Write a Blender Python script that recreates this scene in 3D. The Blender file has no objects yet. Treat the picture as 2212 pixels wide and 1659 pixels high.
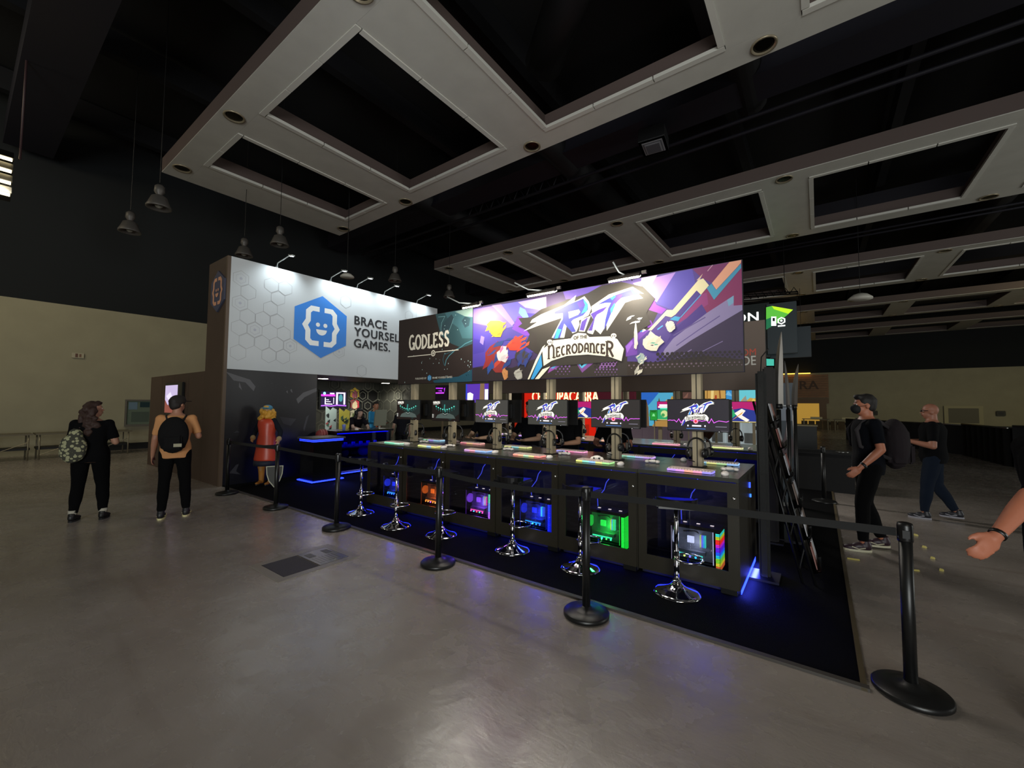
import bpy, bmesh, math, random
import numpy as np
from mathutils import Vector, Matrix, noise
random.seed(7)
SC = bpy.context.scene
COL = SC.collection
PI = math.pi
# ------------------------------------------------------------------ camera
W, H, FPX = 2212, 1659, 896.378
yaw, pitch, roll = math.radians(-36.4348), math.radians(2.84135), math.radians(.374576)
_f = np.array([math.sin(yaw), math.cos(yaw), 0.]); _r = np.array([math.cos(yaw), -math.sin(yaw), 0.]); _u = np.array([0, 0, 1.])
_f2 = _f*math.cos(pitch)+_u*math.sin(pitch); _u2 = -_f*math.sin(pitch)+_u*math.cos(pitch)
_r3 = _r*math.cos(roll)+_u2*math.sin(roll); _u3 = -_r*math.sin(roll)+_u2*math.cos(roll)
CAM = np.array([0, 0, 1.65])
cd = bpy.data.cameras.new('camera'); cam = bpy.data.objects.new('camera', cd); COL.objects.link(cam)
cd.sensor_width = 36; cd.lens = 36*FPX/W; cd.clip_start = .05; cd.clip_end = 300
cam.matrix_world = Matrix(((_r3[0], _u3[0], -_f2[0], 0), (_r3[1], _u3[1], -_f2[1], 0), (_r3[2], _u3[2], -_f2[2], 1.65), (0, 0, 0, 1)))
SC.camera = cam
# survey helpers: a point of the photograph measured onto a real plane of the hall
def _ray(x, y): return _r3*((x-W/2)/FPX)-_u3*((y-H/2)/FPX)+_f2
def onz(x, y, z=0.): v = _ray(x, y); return CAM+v*(z-CAM[2])/v[2]
def onx(x, y, X): v = _ray(x, y); return CAM+v*(X-CAM[0])/v[0]
def ony(x, y, Y): v = _ray(x, y); return CAM+v*(Y-CAM[1])/v[1]
# ------------------------------------------------------------------ world and exposure
wd = bpy.data.worlds.new('world'); SC.world = wd; wd.use_nodes = True
wd.node_tree.nodes['Background'].inputs[0].default_value = (.60, .60, .57, 1)
wd.node_tree.nodes['Background'].inputs[1].default_value = .135
SC.view_settings.view_transform = 'Standard'; SC.view_settings.look = 'None'
SC.view_settings.gamma = 1; SC.view_settings.use_curve_mapping = False
SC.view_settings.exposure = 0.0
SC.cycles.use_denoising = True
SC.cycles.max_bounces = 6; SC.cycles.diffuse_bounces = 3; SC.cycles.glossy_bounces = 4
SC.cycles.transmission_bounces = 4; SC.cycles.transparent_max_bounces = 8
SC.cycles.sample_clamp_indirect = 3; SC.cycles.caustics_reflective = False; SC.cycles.caustics_refractive = False
def light(kind, name, loc, power, color, to=None, size=.2, sy=None, spot=None, blend=.6):
    d = bpy.data.lights.new(name, kind); d.energy = power; d.color = color
    if kind == 'AREA':
        d.size = size
        if sy: d.shape = 'RECTANGLE'; d.size_y = sy
    else: d.shadow_soft_size = size
    if kind == 'SPOT': d.spot_size = math.radians(spot or 90); d.spot_blend = blend
    o = bpy.data.objects.new(name, d); COL.objects.link(o); o.location = loc
    if to is not None: o.rotation_euler = (Vector(to)-Vector(loc)).to_track_quat('-Z', 'Y').to_euler()
    return o
# work lights of the hall, high under the roof, outside the picture, then added fill lights
light('AREA', 'hall_light', (6, -5, 9.5), 130, (1, .86, .62), (6, -5, 0), 3)
light('AREA', 'hall_light', (-10, -6, 9.5), 20, (1, .88, .68), (-12, -4, 0), 3)
light('AREA', 'hall_light', (14, 30, 8.9), 420, (1, .87, .45), (12, 44, 0), 3)
light('AREA', 'hall_light', (-14.5, -3.5, 8.6), 130, (1, .88, .62), (-19.5, 3, 1.5), 1.5)
light('AREA', 'rear_counter_fill', (-3.2, 9.3, 3.2), 180, (1, .95, .88), (-3.2, 7.2, .9), 3, .3)  # unseen lamp added to brighten the second counter
light('AREA', 'ceiling_fill', (5, -9, 2.2), 1500, (.96, 1, .98), (0, 6, 8), 6)  # unseen uplight added to brighten the ceiling frames
light('AREA', 'ceiling_fill', (20, 14, 2.2), 900, (.97, 1, .94), (8, 16, 8), 6)  # same added uplight from the right, for the far frames
# ------------------------------------------------------------------ materials
_m = {}
def lin(h):
    h = h.lstrip('#'); return tuple(((int(h[i:i+2], 16)/255+.055)/1.055)**2.4 if int(h[i:i+2], 16) > 10 else int(h[i:i+2], 16)/255/12.92 for i in (0, 2, 4))
def mat(name, hexc='#808080', rough=.5, metal=0., emit=None, es=0., spec=None, bump=0., bscale=60., var=0., coat=0., alpha=None):
    if name in _m: return _m[name]
    m = bpy.data.materials.new(name); m.use_nodes = True; nt = m.node_tree; b = nt.nodes['Principled BSDF']
    c = lin(hexc)+(1,)
    b.inputs['Base Color'].default_value = c; b.inputs['Roughness'].default_value = rough; b.inputs['Metallic'].default_value = metal
    if spec is not None: b.inputs['Specular IOR Level'].default_value = spec
    if coat: b.inputs['Coat Weight'].default_value = coat; b.inputs['Coat Roughness'].default_value = .1
    if emit: b.inputs['Emission Color'].default_value = lin(emit)+(1,); b.inputs['Emission Strength'].default_value = es
    if var or bump:
        tc = nt.nodes.new('ShaderNodeTexCoord'); n = nt.nodes.new('ShaderNodeTexNoise'); n.inputs['Scale'].default_value = bscale; n.inputs['Detail'].default_value = 4
        nt.links.new(tc.outputs['Object'], n.inputs['Vector'])
        if var:
            r = nt.nodes.new('ShaderNodeValToRGB'); r.color_ramp.elements[0].position = .3; r.color_ramp.elements[1].position = .7
            r.color_ramp.elements[0].color = tuple(x*(1-var) for x in c[:3])+(1,); r.color_ramp.elements[1].color = tuple(min(1, x*(1+var)) for x in c[:3])+(1,)
            nt.links.new(n.outputs['Fac'], r.inputs['Fac']); nt.links.new(r.outputs['Color'], b.inputs['Base Color'])
        if bump:
            bp = nt.nodes.new('ShaderNodeBump'); bp.inputs['Strength'].default_value = bump; bp.inputs['Distance'].default_value = .01
            nt.links.new(n.outputs['Fac'], bp.inputs['Height']); nt.links.new(bp.outputs['Normal'], b.inputs['Normal'])
    if not emit or es < 6: m.cycles.emission_sampling = 'NONE' if (emit and es < 2.0) else 'AUTO'
    _m[name] = m; return m
def pm(h, rough=.55): return mat('print '+h, h, rough)                    # printed ink
def em(h, s=1.): return mat('glow %s %g' % (h, s), '#050505', .4, emit=h, es=s)   # screen pixel, lamp or surface made to glow
def glass(name='clear glass', tint='#e8f0f0', mixr=.0):
    if name in _m: return _m[name]
    m = bpy.data.materials.new(name); m.use_nodes = True; nt = m.node_tree; nt.nodes.clear()
    o = nt.nodes.new('ShaderNodeOutputMaterial'); mx = nt.nodes.new('ShaderNodeMixShader'); t = nt.nodes.new('ShaderNodeBsdfTransparent'); g = nt.nodes.new('ShaderNodeBsdfGlossy')
    lw = nt.nodes.new('ShaderNodeLayerWeight'); pw = nt.nodes.new('ShaderNodeMath'); pw.operation = 'POWER'; pw.inputs[1].default_value = 4.5; nt.links.new(lw.outputs['Facing'], pw.inputs[0]); f = nt.nodes.new('ShaderNodeMath'); f.operation = 'MULTIPLY_ADD'; f.inputs[1].default_value = .9; f.inputs[2].default_value = .045; nt.links.new(pw.outputs[0], f.inputs[0])
    t.inputs[0].default_value = lin(tint)+(1,); g.inputs['Roughness'].default_value = .03
    nt.links.new(f.outputs[0], mx.inputs[0]); nt.links.new(t.outputs[0], mx.inputs[1]); nt.links.new(g.outputs[0], mx.inputs[2]); nt.links.new(mx.outputs[0], o.inputs[0])
    _m[name] = m; return m
# ------------------------------------------------------------------ mesh building
def V(*a): return Vector(a if len(a) > 1 else a[0])
class MB:
    def __init__(s): s.v = []; s.f = []; s.mi = []; s.mats = []; s.sm = []
    def _mi(s, m):
        if m not in s.mats: s.mats.append(m)
        return s.mats.index(m)
    def add(s, vs, fs, m, smooth=False):
        k = len(s.v); i = s._mi(m); s.v += [tuple(p) for p in vs]
        for f in fs: s.f.append([a+k for a in f]); s.mi.append(i); s.sm.append(smooth)
        return s
    def box(s, c, d, m, R=None, bev=0.):
        c = V(c); h = V(d)/2
        if bev:
            b = min(bev, min(h)*.9); vs = []; fs = []
            bm = bmesh.new(); bmesh.ops.create_cube(bm, size=1)
            for v in bm.verts: v.co = V(v.co.x*d[0], v.co.y*d[1], v.co.z*d[2])
            bmesh.ops.bevel(bm, geom=bm.edges[:], offset=b, segments=2, affect='EDGES')
            bm.verts.index_update()
            vs = [(R @ v.co if R else v.co)+c for v in bm.verts]; fs = [[v.index for v in f.verts] for f in bm.faces]; bm.free()
            return s.add(vs, fs, m)
        vs = [V(x*h.x, y*h.y, z*h.z) for z in (-1, 1) for x, y in ((-1, -1), (1, -1), (1, 1), (-1, 1))]
        vs = [(R @ v if R else v)+c for v in vs]
        return s.add(vs, [[3, 2, 1, 0], [4, 5, 6, 7], [0, 1, 5, 4], [1, 2, 6, 5], [2, 3, 7, 6], [3, 0, 4, 7]], m)
    def bb(s, a, b, m, bev=0.):                       # box from corner to corner
        a = V(a); b = V(b); return s.box((a+b)/2, [abs(b[i]-a[i]) for i in range(3)], m, bev=bev)
    def tube(s, pts, rs, m, n=12, cap=True, smooth=True, sx=1.):
        pts = [V(p) for p in pts]; rs = rs if hasattr(rs, '__len__') else [rs]*len(pts); vs = []; fs = []
        up = None
        for i, p in enumerate(pts):
            d = ((pts[min(i+1, len(pts)-1)]-pts[max(i-1, 0)])).normalized()
            if up is None: up = V(0, 0, 1) if abs(d.z) < .9 else V(1, 0, 0)
            a = up.cross(d); a = a.normalized() if a.length > 1e-6 else V(1, 0, 0); b = d.cross(a).normalized(); up = b
            for k in range(n): t = 2*PI*k/n; vs.append(p+a*math.cos(t)*rs[i]*sx+b*math.sin(t)*rs[i])
        for i in range(len(pts)-1):
            for k in range(n): fs.append([i*n+k, i*n+(k+1) % n, (i+1)*n+(k+1) % n, (i+1)*n+k])
        if cap: fs += [list(range(n))[::-1], [(len(pts)-1)*n+k for k in range(n)]]
        return s.add(vs, fs, m, smooth and n > 6)
    def lathe(s, prof, c, m, n=24, R=None, smooth=True):     # prof: (r, z)
        c = V(c); vs = []; fs = []
        for r, z in prof:
            for k in range(n): q = V(max(r, 1e-4)*math.cos(2*PI*k/n), max(r, 1e-4)*math.sin(2*PI*k/n), z); vs.append((R @ q if R else q)+c)
        for i in range(len(prof)-1):
            for k in range(n): fs.append([i*n+k, i*n+(k+1) % n, (i+1)*n+(k+1) % n, (i+1)*n+k])
        fs += [list(range(n))[::-1], [(len(prof)-1)*n+k for k in range(n)]]
        return s.add(vs, fs, m, smooth)
    def ball(s, c, r, m, nu=12, nv=8, R=None):
        r = r if hasattr(r, '__len__') else (r, r, r); c = V(c); vs = []; fs = []
        for j in range(nv+1):
            a = PI*j/nv
            for k in range(nu): t = 2*PI*k/nu; q = V(r[0]*math.sin(a)*math.cos(t), r[1]*math.sin(a)*math.sin(t), -r[2]*math.cos(a)); vs.append((R @ q if R else q)+c)
        for j in range(nv):
            for k in range(nu): fs.append([j*nu+k, j*nu+(k+1) % nu, (j+1)*nu+(k+1) % nu, (j+1)*nu+k])
        return s.add(vs, fs, m, True)
    def prism(s, poly, O, U, Vv, t, m):                 # 2-D outline in frame O,U,V pushed out by t along -normal
        O, U, Vv = V(O), V(U), V(Vv); N = U.cross(Vv).normalized(); n = len(poly)
        a = [O+U*p[0]+Vv*p[1] for p in poly]; vs = a+[p-N*t for p in a]
        return s.add(vs, [list(range(n)), list(range(2*n-1, n-1, -1))]+[[i, i+n, (i+1) % n+n, (i+1) % n] for i in range(n)], m)
    def build(s, name, parent=None, loc=None, **props):
        me = bpy.data.meshes.new(name); me.from_pydata(s.v, [], s.f)
        for m in s.mats: me.materials.append(m)
        me.polygons.foreach_set('material_index', s.mi); me.polygons.foreach_set('use_smooth', s.sm); me.update()
        o = bpy.data.objects.new(name, me); COL.objects.link(o)
        if parent: o.parent = parent
        if loc is not None: o.location = loc
        for k, v in props.items(): o[k] = v
        return o
def tag(o, label, cat, group=None, kind=None):
    if label: o['label'] = label
    if cat: o['category'] = cat
    if group: o['group'] = group
    if kind: o['kind'] = kind
    return o
def thing(name, label, cat, loc=(0, 0, 0), rz=0., group=None):
    o = bpy.data.objects.new(name, None); COL.objects.link(o); o.empty_display_size = .1; o.location = loc; o.rotation_euler = (0, 0, rz)
    return tag(o, label, cat, group)
def struct(o): o['kind'] = 'structure'; return o
# ---- flat print: polygons laid on a plane in thin layers
class Art:
    def __init__(s, O, U, Vv, lay=.0006): s.O, s.U, s.V = V(O), V(U).normalized(), V(Vv).normalized(); s.N = s.U.cross(s.V).normalized(); s.mb = MB(); s.d = 0.; s.lay = lay
    def P(s, u, v, d=0): return s.O+s.U*u+s.V*v+s.N*(s.d+d)
    def poly(s, pts, m, same=False):
        if not same: s.d += s.lay
        a = sum(pts[i-1][0]*pts[i][1]-pts[i][0]*pts[i-1][1] for i in range(len(pts)))
        if a < 0: pts = pts[::-1]
        s.mb.add([s.P(*p) for p in pts], [list(range(len(pts)))], m); return s
    def rect(s, u0, v0, u1, v1, m, same=False): return s.poly([(u0, v0), (u1, v0), (u1, v1), (u0, v1)], m, same)
    def disc(s, u, v, r, m, n=14, same=False, ry=None): return s.poly([(u+r*math.cos(2*PI*k/n), v+(ry or r)*math.sin(2*PI*k/n)) for k in range(n)], m, same)
    def line(s, pts, w, m, same=False):
        """mitred ribbon, so that no two faces overlap"""
        if not same: s.d += s.lay
        P2 = [Vector(p) for p in pts]; cl = (P2[0]-P2[-1]).length < 1e-5 and len(P2) > 3
        P2 = [p for i, p in enumerate(P2) if i == 0 or (p-P2[i-1]).length > 1e-6]
        if len(P2) < 2: return s
        n = len(P2); D = [(P2[i+1]-P2[i]).normalized() for i in range(n-1)]; L = []; R_ = []
        for i in range(n):
            d0 = D[i-1] if i > 0 else (D[-1] if cl else D[0]); d1 = D[i] if i < n-1 else (D[0] if cl else D[-1])
            n0, n1 = Vector((-d0.y, d0.x)), Vector((-d1.y, d1.x)); q = n0+n1
            q = q.normalized() if q.length > 1e-3 else n1; q = q*(w/2/max(.5, q.dot(n1))); L.append(P2[i]+q); R_.append(P2[i]-q)
        for i in range(n-1): s.mb.add([s.P(*p) for p in (R_[i], R_[i+1], L[i+1], L[i])], [[0, 1, 2, 3]], m)
        return s
    def hexo(s, u, v, r, w, m, same=False, rot=PI/6): return s.line([(u+r*math.cos(rot+k*PI/3), v+r*math.sin(rot+k*PI/3)) for k in range(7)], w, m, same)
    def text(s, t, u, v, h, m, bold=.0, width=None, warp=None, align='l', same=False):
        if not same: s.d += s.lay
        vs, fs, w, hh = textmesh(t, bold); k = h/hh; kx = (width/w) if width else k
        o = {'l': 0, 'c': -w*kx/2, 'r': -w*kx}[align]
        q = [(x*kx+o, y*k) for x, y in vs]
        if warp: q = [warp(*p) for p in q]
        s.mb.add([s.P(u+x, v+y) for x, y in q], fs, m)
        if bold > .014:
            for e, g in ((-1, 0), (1, 0), (0, 1), (0, -1), (-1, 1), (1, -1)): s.d += s.lay*.4; s.mb.add([s.P(u+x+e*bold*h*.8, v+y+g*bold*h*.6) for x, y in q], fs, m)
        return s
    def stroke(s, t, u, v, h, m, w=.12, cw=.62, warp=None, serif=True, ws=1.):
        """letters drawn as strokes with small serifs; warp bends the line of writing"""
        s.d += s.lay; x = 0
        for ch in t:
            c = STK.get(ch)
            if c:
                for pl in c[1]:
                    n = [(x+a*cw*h*c[0], b*h) for a, b in pl]
                    if warp: n = [warp(*p) for p in n]
                    s.d += s.lay*.5; s.line([(u+a, v+b) for a, b in n], w*h*ws, m, True)
                    if serif:
                        for e in (0, -1):
                            if len(pl) == 2 and abs(pl[0][0]-pl[1][0]) < .3: a, b = n[e]; k = w*h*ws; s.d += s.lay*.5; s.line([(u+a-k*.8, v+b), (u+a+k*.8, v+b)], k*.5, m, True)
                x += cw*h*c[0]+h*.17
            else: x += h*.3
        return x
    def build(s, name, parent): return s.mb.build(name, parent)
def arc(cx, cy, rx, ry, a0, a1, n=9): return [(cx+rx*math.cos(math.radians(a0+(a1-a0)*k/n)), cy+ry*math.sin(math.radians(a0+(a1-a0)*k/n))) for k in range(n+1)]
STK = {'G': (1.1, [arc(.5, .5, .5, .5, 50, 350), [(1, .42), (.6, .42)], [(.98, 0), (.98, .42)]]), 'O': (1.1, [arc(.5, .5, .5, .5, 0, 360, 14)]), 'D': (1.05, [[(.1, 0), (.1, 1)], arc(.1, .5, .85, .5, -90, 90)]),
       'L': (.8, [[(.1, 0), (.1, 1)], [(.1, 0), (.9, 0), (.95, .2)]]), 'E': (.8, [[(.1, 0), (.1, 1)], [(.1, 0), (.9, 0), (.95, .2)], [(.1, .52), (.75, .52)], [(.1, 1), (.9, 1), (.92, .82)]]),
       'S': (.85, [[(.90, .80), (.66, .98), (.32, .98), (.12, .80), (.22, .60), (.80, .40), (.90, .20), (.70, .02), (.30, .02), (.06, .20)]]), 'N': (1., [[(.1, 0), (.1, 1)], arc(.5, .6, .4, .4, 180, 0, 8)+[(.9, 0)], [(.9, 0), (1.02, -.04)]]),
       'C': (.85, [arc(.55, .5, .45, .5, 50, 310)]), 'R': (.95, [[(.1, 0), (.1, 1)], [(.1, 1)]+arc(.45, .76, .4, .24, 90, -90, 7)+[(.1, .52)], [(.4, .52), (.95, -.05)]]),
       'A': (.95, [[(.1, 0), (.1, .7)]+arc(.5, .65, .4, .35, 170, 10, 7)+[(.9, 0)], [(.1, .42), (.9, .42)]]), 'I': (.3, [[(.5, 0), (.5, 1)]])}
_tm = {}
def textmesh(t, bold=0.):
    if (t, bold) in _tm: return _tm[t, bold]
    c = bpy.data.curves.new('t', 'FONT'); c.body = t; c.offset = 0; c.resolution_u = 3; c.space_character = 1+bold*2; c.space_line = .8
    o = bpy.data.objects.new('t', c); COL.objects.link(o); bpy.context.view_layer.update()
    me = bpy.data.meshes.new_from_object(o.evaluated_get(bpy.context.evaluated_depsgraph_get()))
    vs = [(v.co.x, v.co.y) for v in me.vertices]; fs = [list(p.vertices) for p in me.polygons]
    bpy.data.objects.remove(o); bpy.data.curves.remove(c); bpy.data.meshes.remove(me)
    x0 = min(v[0] for v in vs); w = max(v[0] for v in vs)-x0
    _tm[t, bold] = ([(x-x0, y) for x, y in vs], fs, w, .72); return _tm[t, bold]
def remesh(mb, voxel, smooth=2, noise_amp=0., nscale=8.):
    """weld a pile of closed solids into one continuous skin"""
    me = bpy.data.meshes.new('r'); me.from_pydata(mb.v, [], mb.f); o = bpy.data.objects.new('r', me); COL.objects.link(o)
    md = o.modifiers.new('r', 'REMESH'); md.mode = 'VOXEL'; md.voxel_size = voxel
    bpy.context.view_layer.update()
    e = bpy.data.meshes.new_from_object(o.evaluated_get(bpy.context.evaluated_depsgraph_get()))
    bm = bmesh.new(); bm.from_mesh(e)
    for _ in range(smooth): bmesh.ops.smooth_vert(bm, verts=bm.verts, factor=.5, use_axis_x=True, use_axis_y=True, use_axis_z=True)
    if noise_amp:
        bm.normal_update()
        for v in bm.verts: v.co += v.normal*noise.noise(v.co*nscale)*noise_amp
    bm.to_mesh(e); bm.free(); bpy.data.objects.remove(o); bpy.data.meshes.remove(me)
    e.polygons.foreach_set('use_smooth', [True]*len(e.polygons)); return e
def meshobj(name, me, m, parent):
    me.name = name; me.materials.clear(); me.materials.append(m); o = bpy.data.objects.new(name, me); COL.objects.link(o); o.parent = parent; return o
# ------------------------------------------------------------------ the hall
M = {}
M['black'] = mat('matt black', '#0b0b0c', .55); M['blackm'] = mat('black powder coat', '#131313', .42, .3); M['blackp'] = mat('black plastic', '#101011', .35)
M['chrome'] = mat('chrome', '#e6e6ea', .08, 1.); M['white'] = mat('white plastic', '#e4ddd8', .4); M['steel'] = mat('brushed steel', '#8c8c88', .35, 1.)
def floor_mat():
    m = bpy.data.materials.new('polished concrete'); m.use_nodes = True; nt = m.node_tree; b = nt.nodes['Principled BSDF']; L = nt.links.new
    tc = nt.nodes.new('ShaderNodeTexCoord')
    def ns(sc, det, dist=0., st=None):
        n = nt.nodes.new('ShaderNodeTexNoise'); n.inputs['Scale'].default_value = sc; n.inputs['Detail'].default_value = det; n.inputs['Distortion'].default_value = dist
        mp = nt.nodes.new('ShaderNodeMapping'); L(tc.outputs['Object'], mp.inputs[0]); L(mp.outputs[0], n.inputs['Vector'])
        if st: mp.inputs['Scale'].default_value = st
        return n
    def ramp(n, p0, c0, p1, c1):
        r = nt.nodes.new('ShaderNodeValToRGB'); r.color_ramp.elements[0].position = p0; r.color_ramp.elements[1].position = p1; r.color_ramp.elements[0].color = c0; r.color_ramp.elements[1].color = c1; L(n.outputs['Fac'], r.inputs[0]); return r
    big = ramp(ns(.55, 5, .4), .3, lin('#837b74')+(1,), .72, lin('#a09891')+(1,))
    blot = ramp(ns(2.2, 7, .8), .35, (.9, .89, .88, 1), .65, (1, 1, 1, 1))
    streak = ramp(ns(1.3, 6, .3, (.25, 2.6, 1)), .58, (1, 1, 1, 1), .70, (.78, .74, .72, 1))
    mul = nt.nodes.new('ShaderNodeMix'); mul.data_type = 'RGBA'; mul.blend_type = 'MULTIPLY'; mul.inputs[0].default_value = 1; L(big.outputs[0], mul.inputs[6]); L(blot.outputs[0], mul.inputs[7])
    mu2 = nt.nodes.new('ShaderNodeMix'); mu2.data_type = 'RGBA'; mu2.blend_type = 'MULTIPLY'; mu2.inputs[0].default_value = .7; L(mul.outputs[2], mu2.inputs[6]); L(streak.outputs[0], mu2.inputs[7])
    L(mu2.outputs[2], b.inputs['Base Color'])
    rr = ramp(ns(5.5, 9, .3), .1, (.15, .15, .15, 1), .85, (.36, .36, .36, 1)); L(rr.outputs[0], b.inputs['Roughness'])
    bp = nt.nodes.new('ShaderNodeBump'); bp.inputs['Strength'].default_value = .30; bp.inputs['Distance'].default_value = .02
    ad = nt.nodes.new('ShaderNodeMath'); ad.operation = 'MULTIPLY_ADD'; ad.inputs[1].default_value = .12; L(ns(14, 10, 1.5, (.5, 1.6, 1)).outputs['Fac'], ad.inputs[0]); L(ns(2.6, 9, .8).outputs['Fac'], ad.inputs[2]); L(ad.outputs[0], bp.inputs['Height']); L(bp.outputs['Normal'], b.inputs['Normal'])
    b.inputs['Specular IOR Level'].default_value = .95
    return m
mf = floor_mat()
struct(MB().bb((-19.6, -14, -.12), (40, 49.2, 0), mf).build('floor'))
beige = mat('beige painted wall', '#a09a80', .7, var=.05, bscale=1.5); dark = mat('dark acoustic wall', '#15191c', .9)
def wall(name, a, b, hb):
    a, b = V(a), V(b); o = MB(); o.bb(a, (b.x, b.y, hb), beige); w = struct(o.build(name))
    t = MB().bb((a.x, a.y, hb), (b.x, b.y, 11.), dark).build('dark_upper_panel', w); return w
wall('wall_left', (-19.8, -14, 0), (-19.5, 49, 0), 4.78)
wb = wall('wall_back', (-19.6, 49, 0), (40, 49.3, 0), 4.86)
struct(MB().bb((-19.5, 3.3, 0), (-19.42, 49, .22), mat('black skirting', '#0c0e12', .6)).build('baseboard_left'))
struct(MB().bb((-19.4, 48.92, 0), (40, 49, .2), mat('black skirting')).build('baseboard_back'))
struct(MB().bb((-19.6, -14, 11), (40, 49.2, 11.2), mat('black ceiling', '#070708', .95)).build('ceiling'))
# the coffered ceiling frames: (bands along x, cross bars between, lip strips round each opening, downlight cans)
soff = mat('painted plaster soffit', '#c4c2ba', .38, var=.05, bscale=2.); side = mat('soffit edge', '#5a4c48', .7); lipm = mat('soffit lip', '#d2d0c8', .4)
XB = [-10.25, -5.5, -.62, 4.27, 9.15, 14.05, 18.95, 23.85]
for k in range(5):
    y0 = 3.2+10.08*k; y1 = y0+5.28; yo, yi = y0+.55, y1-.55; z = 8.
    g = struct(tag(bpy.data.objects.new('trim_%d' % (k+1), None), None, None)); COL.objects.link(g)
    xe = 26.
    def slab(nm, a, b): 
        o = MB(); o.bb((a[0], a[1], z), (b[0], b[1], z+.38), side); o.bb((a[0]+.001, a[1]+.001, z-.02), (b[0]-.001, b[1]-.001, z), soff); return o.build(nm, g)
    slab('beam', (-14.4, y0), (xe, yo)); slab('beam', (-14.4, yi), (xe, y1))
    slab('crossbar', (-14.4, yo), (-13.05, yi))
    for x in XB: slab('crossbar', (x-.55, yo), (x+.55, yi))
    xs = [-13.6]+XB
    for i in range(len(xs)-1):
        a, b = xs[i]+.55, xs[i+1]-.55
        nx = 3 if i else 2
        if k < 3:
            for j in range(nx):                                  # lip strips with open joints between them
                u0, u1 = a+(b-a)*j/nx+.012, a+(b-a)*(j+1)/nx-.012
                MB().bb((u0, yo, z-.04), (u1, yo+.11, z+.03), lipm).build('edge_strip', g)
                MB().bb((u0, yi-.11, z-.04), (u1, yi, z+.03), lipm).build('edge_strip', g)
            for j in range(3):
                v0, v1 = yo+.12+(yi-yo-.24)*j/3+.012, yo+.12+(yi-yo-.24)*(j+1)/3-.012
                MB().bb((a, v0, z-.04), (a+.11, v1, z+.03), lipm).build('edge_strip', g)
                MB().bb((b-.11, v0, z-.04), (b, v1, z+.03), lipm).build('edge_strip', g)
    if k < 4:
        for x in [-13.7]+XB[:5]:
            for y in (yo-.28, yi+.28):
                c = MB(); c.lathe([(.17, -.022), (.18, -.045), (.21, -.045), (.21, -.018), (.17, -.018)], (x, y, z-.0), mat('downlight ring', '#a89c84', .35, .5), 20)
                q = c.build('downlight', g); MB().lathe([(.165, -.022), (.12, -.024), (.10, -.025), (.001, -.025)], (x, y, z), mat('downlight well', '#1c1a16', .25, .8), 20).build('lamp_well', q)
# ducts, joists and cross pipes painted black above the frames
dk = mat('black painted duct', '#101014', .7, .2); dk2 = mat('dark violet painted steel', '#15131f', .65)
dd = struct(MB().build('trim_6'))
for y in (0.6, 10.6, 20.8, 30.9, 41.): MB().bb((-19, y, 9.2), (30, y+1.0, 9.9), dk2).build('roof_beam', dd)
for x in range(-18, 30, 4): MB().bb((x, -6, 10.2), (x+.25, 48, 10.8), dk).build('roof_joist', dd)
for (x, y0, y1, r) in ((-6.3, 5, 20, .42), (-1.2, 4, 12, .35), (5.5, 8, 30, .5), (-12, 9, 30, .4), (12, 10, 40, .5)):
    MB().tube([(x, y0, 9.5), (x, y1, 9.5)], r, dk, 14).build('air_duct', dd)
MB().tube([(-2.6, 5.2, 9.2), (-3.4, 6.4, 9.3), (-4.8, 7.6, 9.3)], .42, dk, 14).build('air_duct', dd)
for y in (11.8, 12.4, 22.5, 23.): MB().tube([(-18, y, 9.), (28, y, 9.)], .05, dk2, 8).build('pipe', dd)
for i in range(9):
    x = -11+i*.55; MB().tube([(x, 11.9, 9.0), (x+.27, 11.9, 9.5), (x+.55, 11.9, 9.0)], .02, dk2, 6).build('truss_web', dd)
# small square air diffuser
t = thing('air_diffuser', 'square white air diffuser hanging in the dark gap between ceiling frames', 'vent', (-3.4, 10.95, 8.6)); t.rotation_euler = (0, 0, .12)
o = MB(); o.bb((-.33, -.36, 0), (.33, .36, .03), mat('vent white', '#8d8d92', .5)); o.bb((-.33, -.36, .0), (.33, .36, .35), dk); o.bb((-.02, -.02, .35), (.02, .02, 2.39), dk); o.build('housing', t)
for q in range(4): MB().bb((-.26+.03*q, -.28+.03*q, -.012*q-.02), (.26-.03*q, .28-.03*q, -.012*q-.005), mat('vent white') if q % 2 == 0 else mat('vent grey', '#55555c', .5)).build('louvre', t)
# hanging industrial bell lamps (unlit) and the lit cluster at the left edge
bell = mat('dull aluminium bell', '#5c5854', .5, .4)
def bell_lamp(px, py, z, label, s=1.):
    p = onz(px, py, z); t = thing('hanging_lamp', label, 'lamp', tuple(p), 0, 'unlit bell lamps over the booths')
    MB().tube([(0, 0, .55*s), (0, 0, 11.02-z)], .008, M['black'], 6).build('cord', t)
    MB().lathe([(.05, .5), (.09, .46), (.1, .34), (.06, .28), (.06, .24)], (0, 0, 0), bell, 16).build('ballast', t)
    MB().lathe([(.07, .26), (.14, .22), (.2, .06), (.23, -.0), (.23, -.03), (.2, -.03), (.16, .1), (.05, .2)], (0, 0, 0), bell, 20).build('shade', t)
    MB().ball((0, 0, .05), .08, mat('lamp glass', '#7d7a70', .2)).build('bulb', t)
for px, py, l in ((343, 447, 'largest bell lamp, left of the near ceiling frame corner'), (280, 499, 'dim bell lamp further left, below the largest one'), (604, 528, 'bell lamp hanging over the top of the white wall'), (527, 551, 'bell lamp just above the left top corner of the white wall'), (853, 606, 'bell lamp between white wall and second ceiling frame'), (970, 641, 'bell lamp just left of the banner floodlights')):
    bell_lamp(px, py, 6., l)
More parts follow.
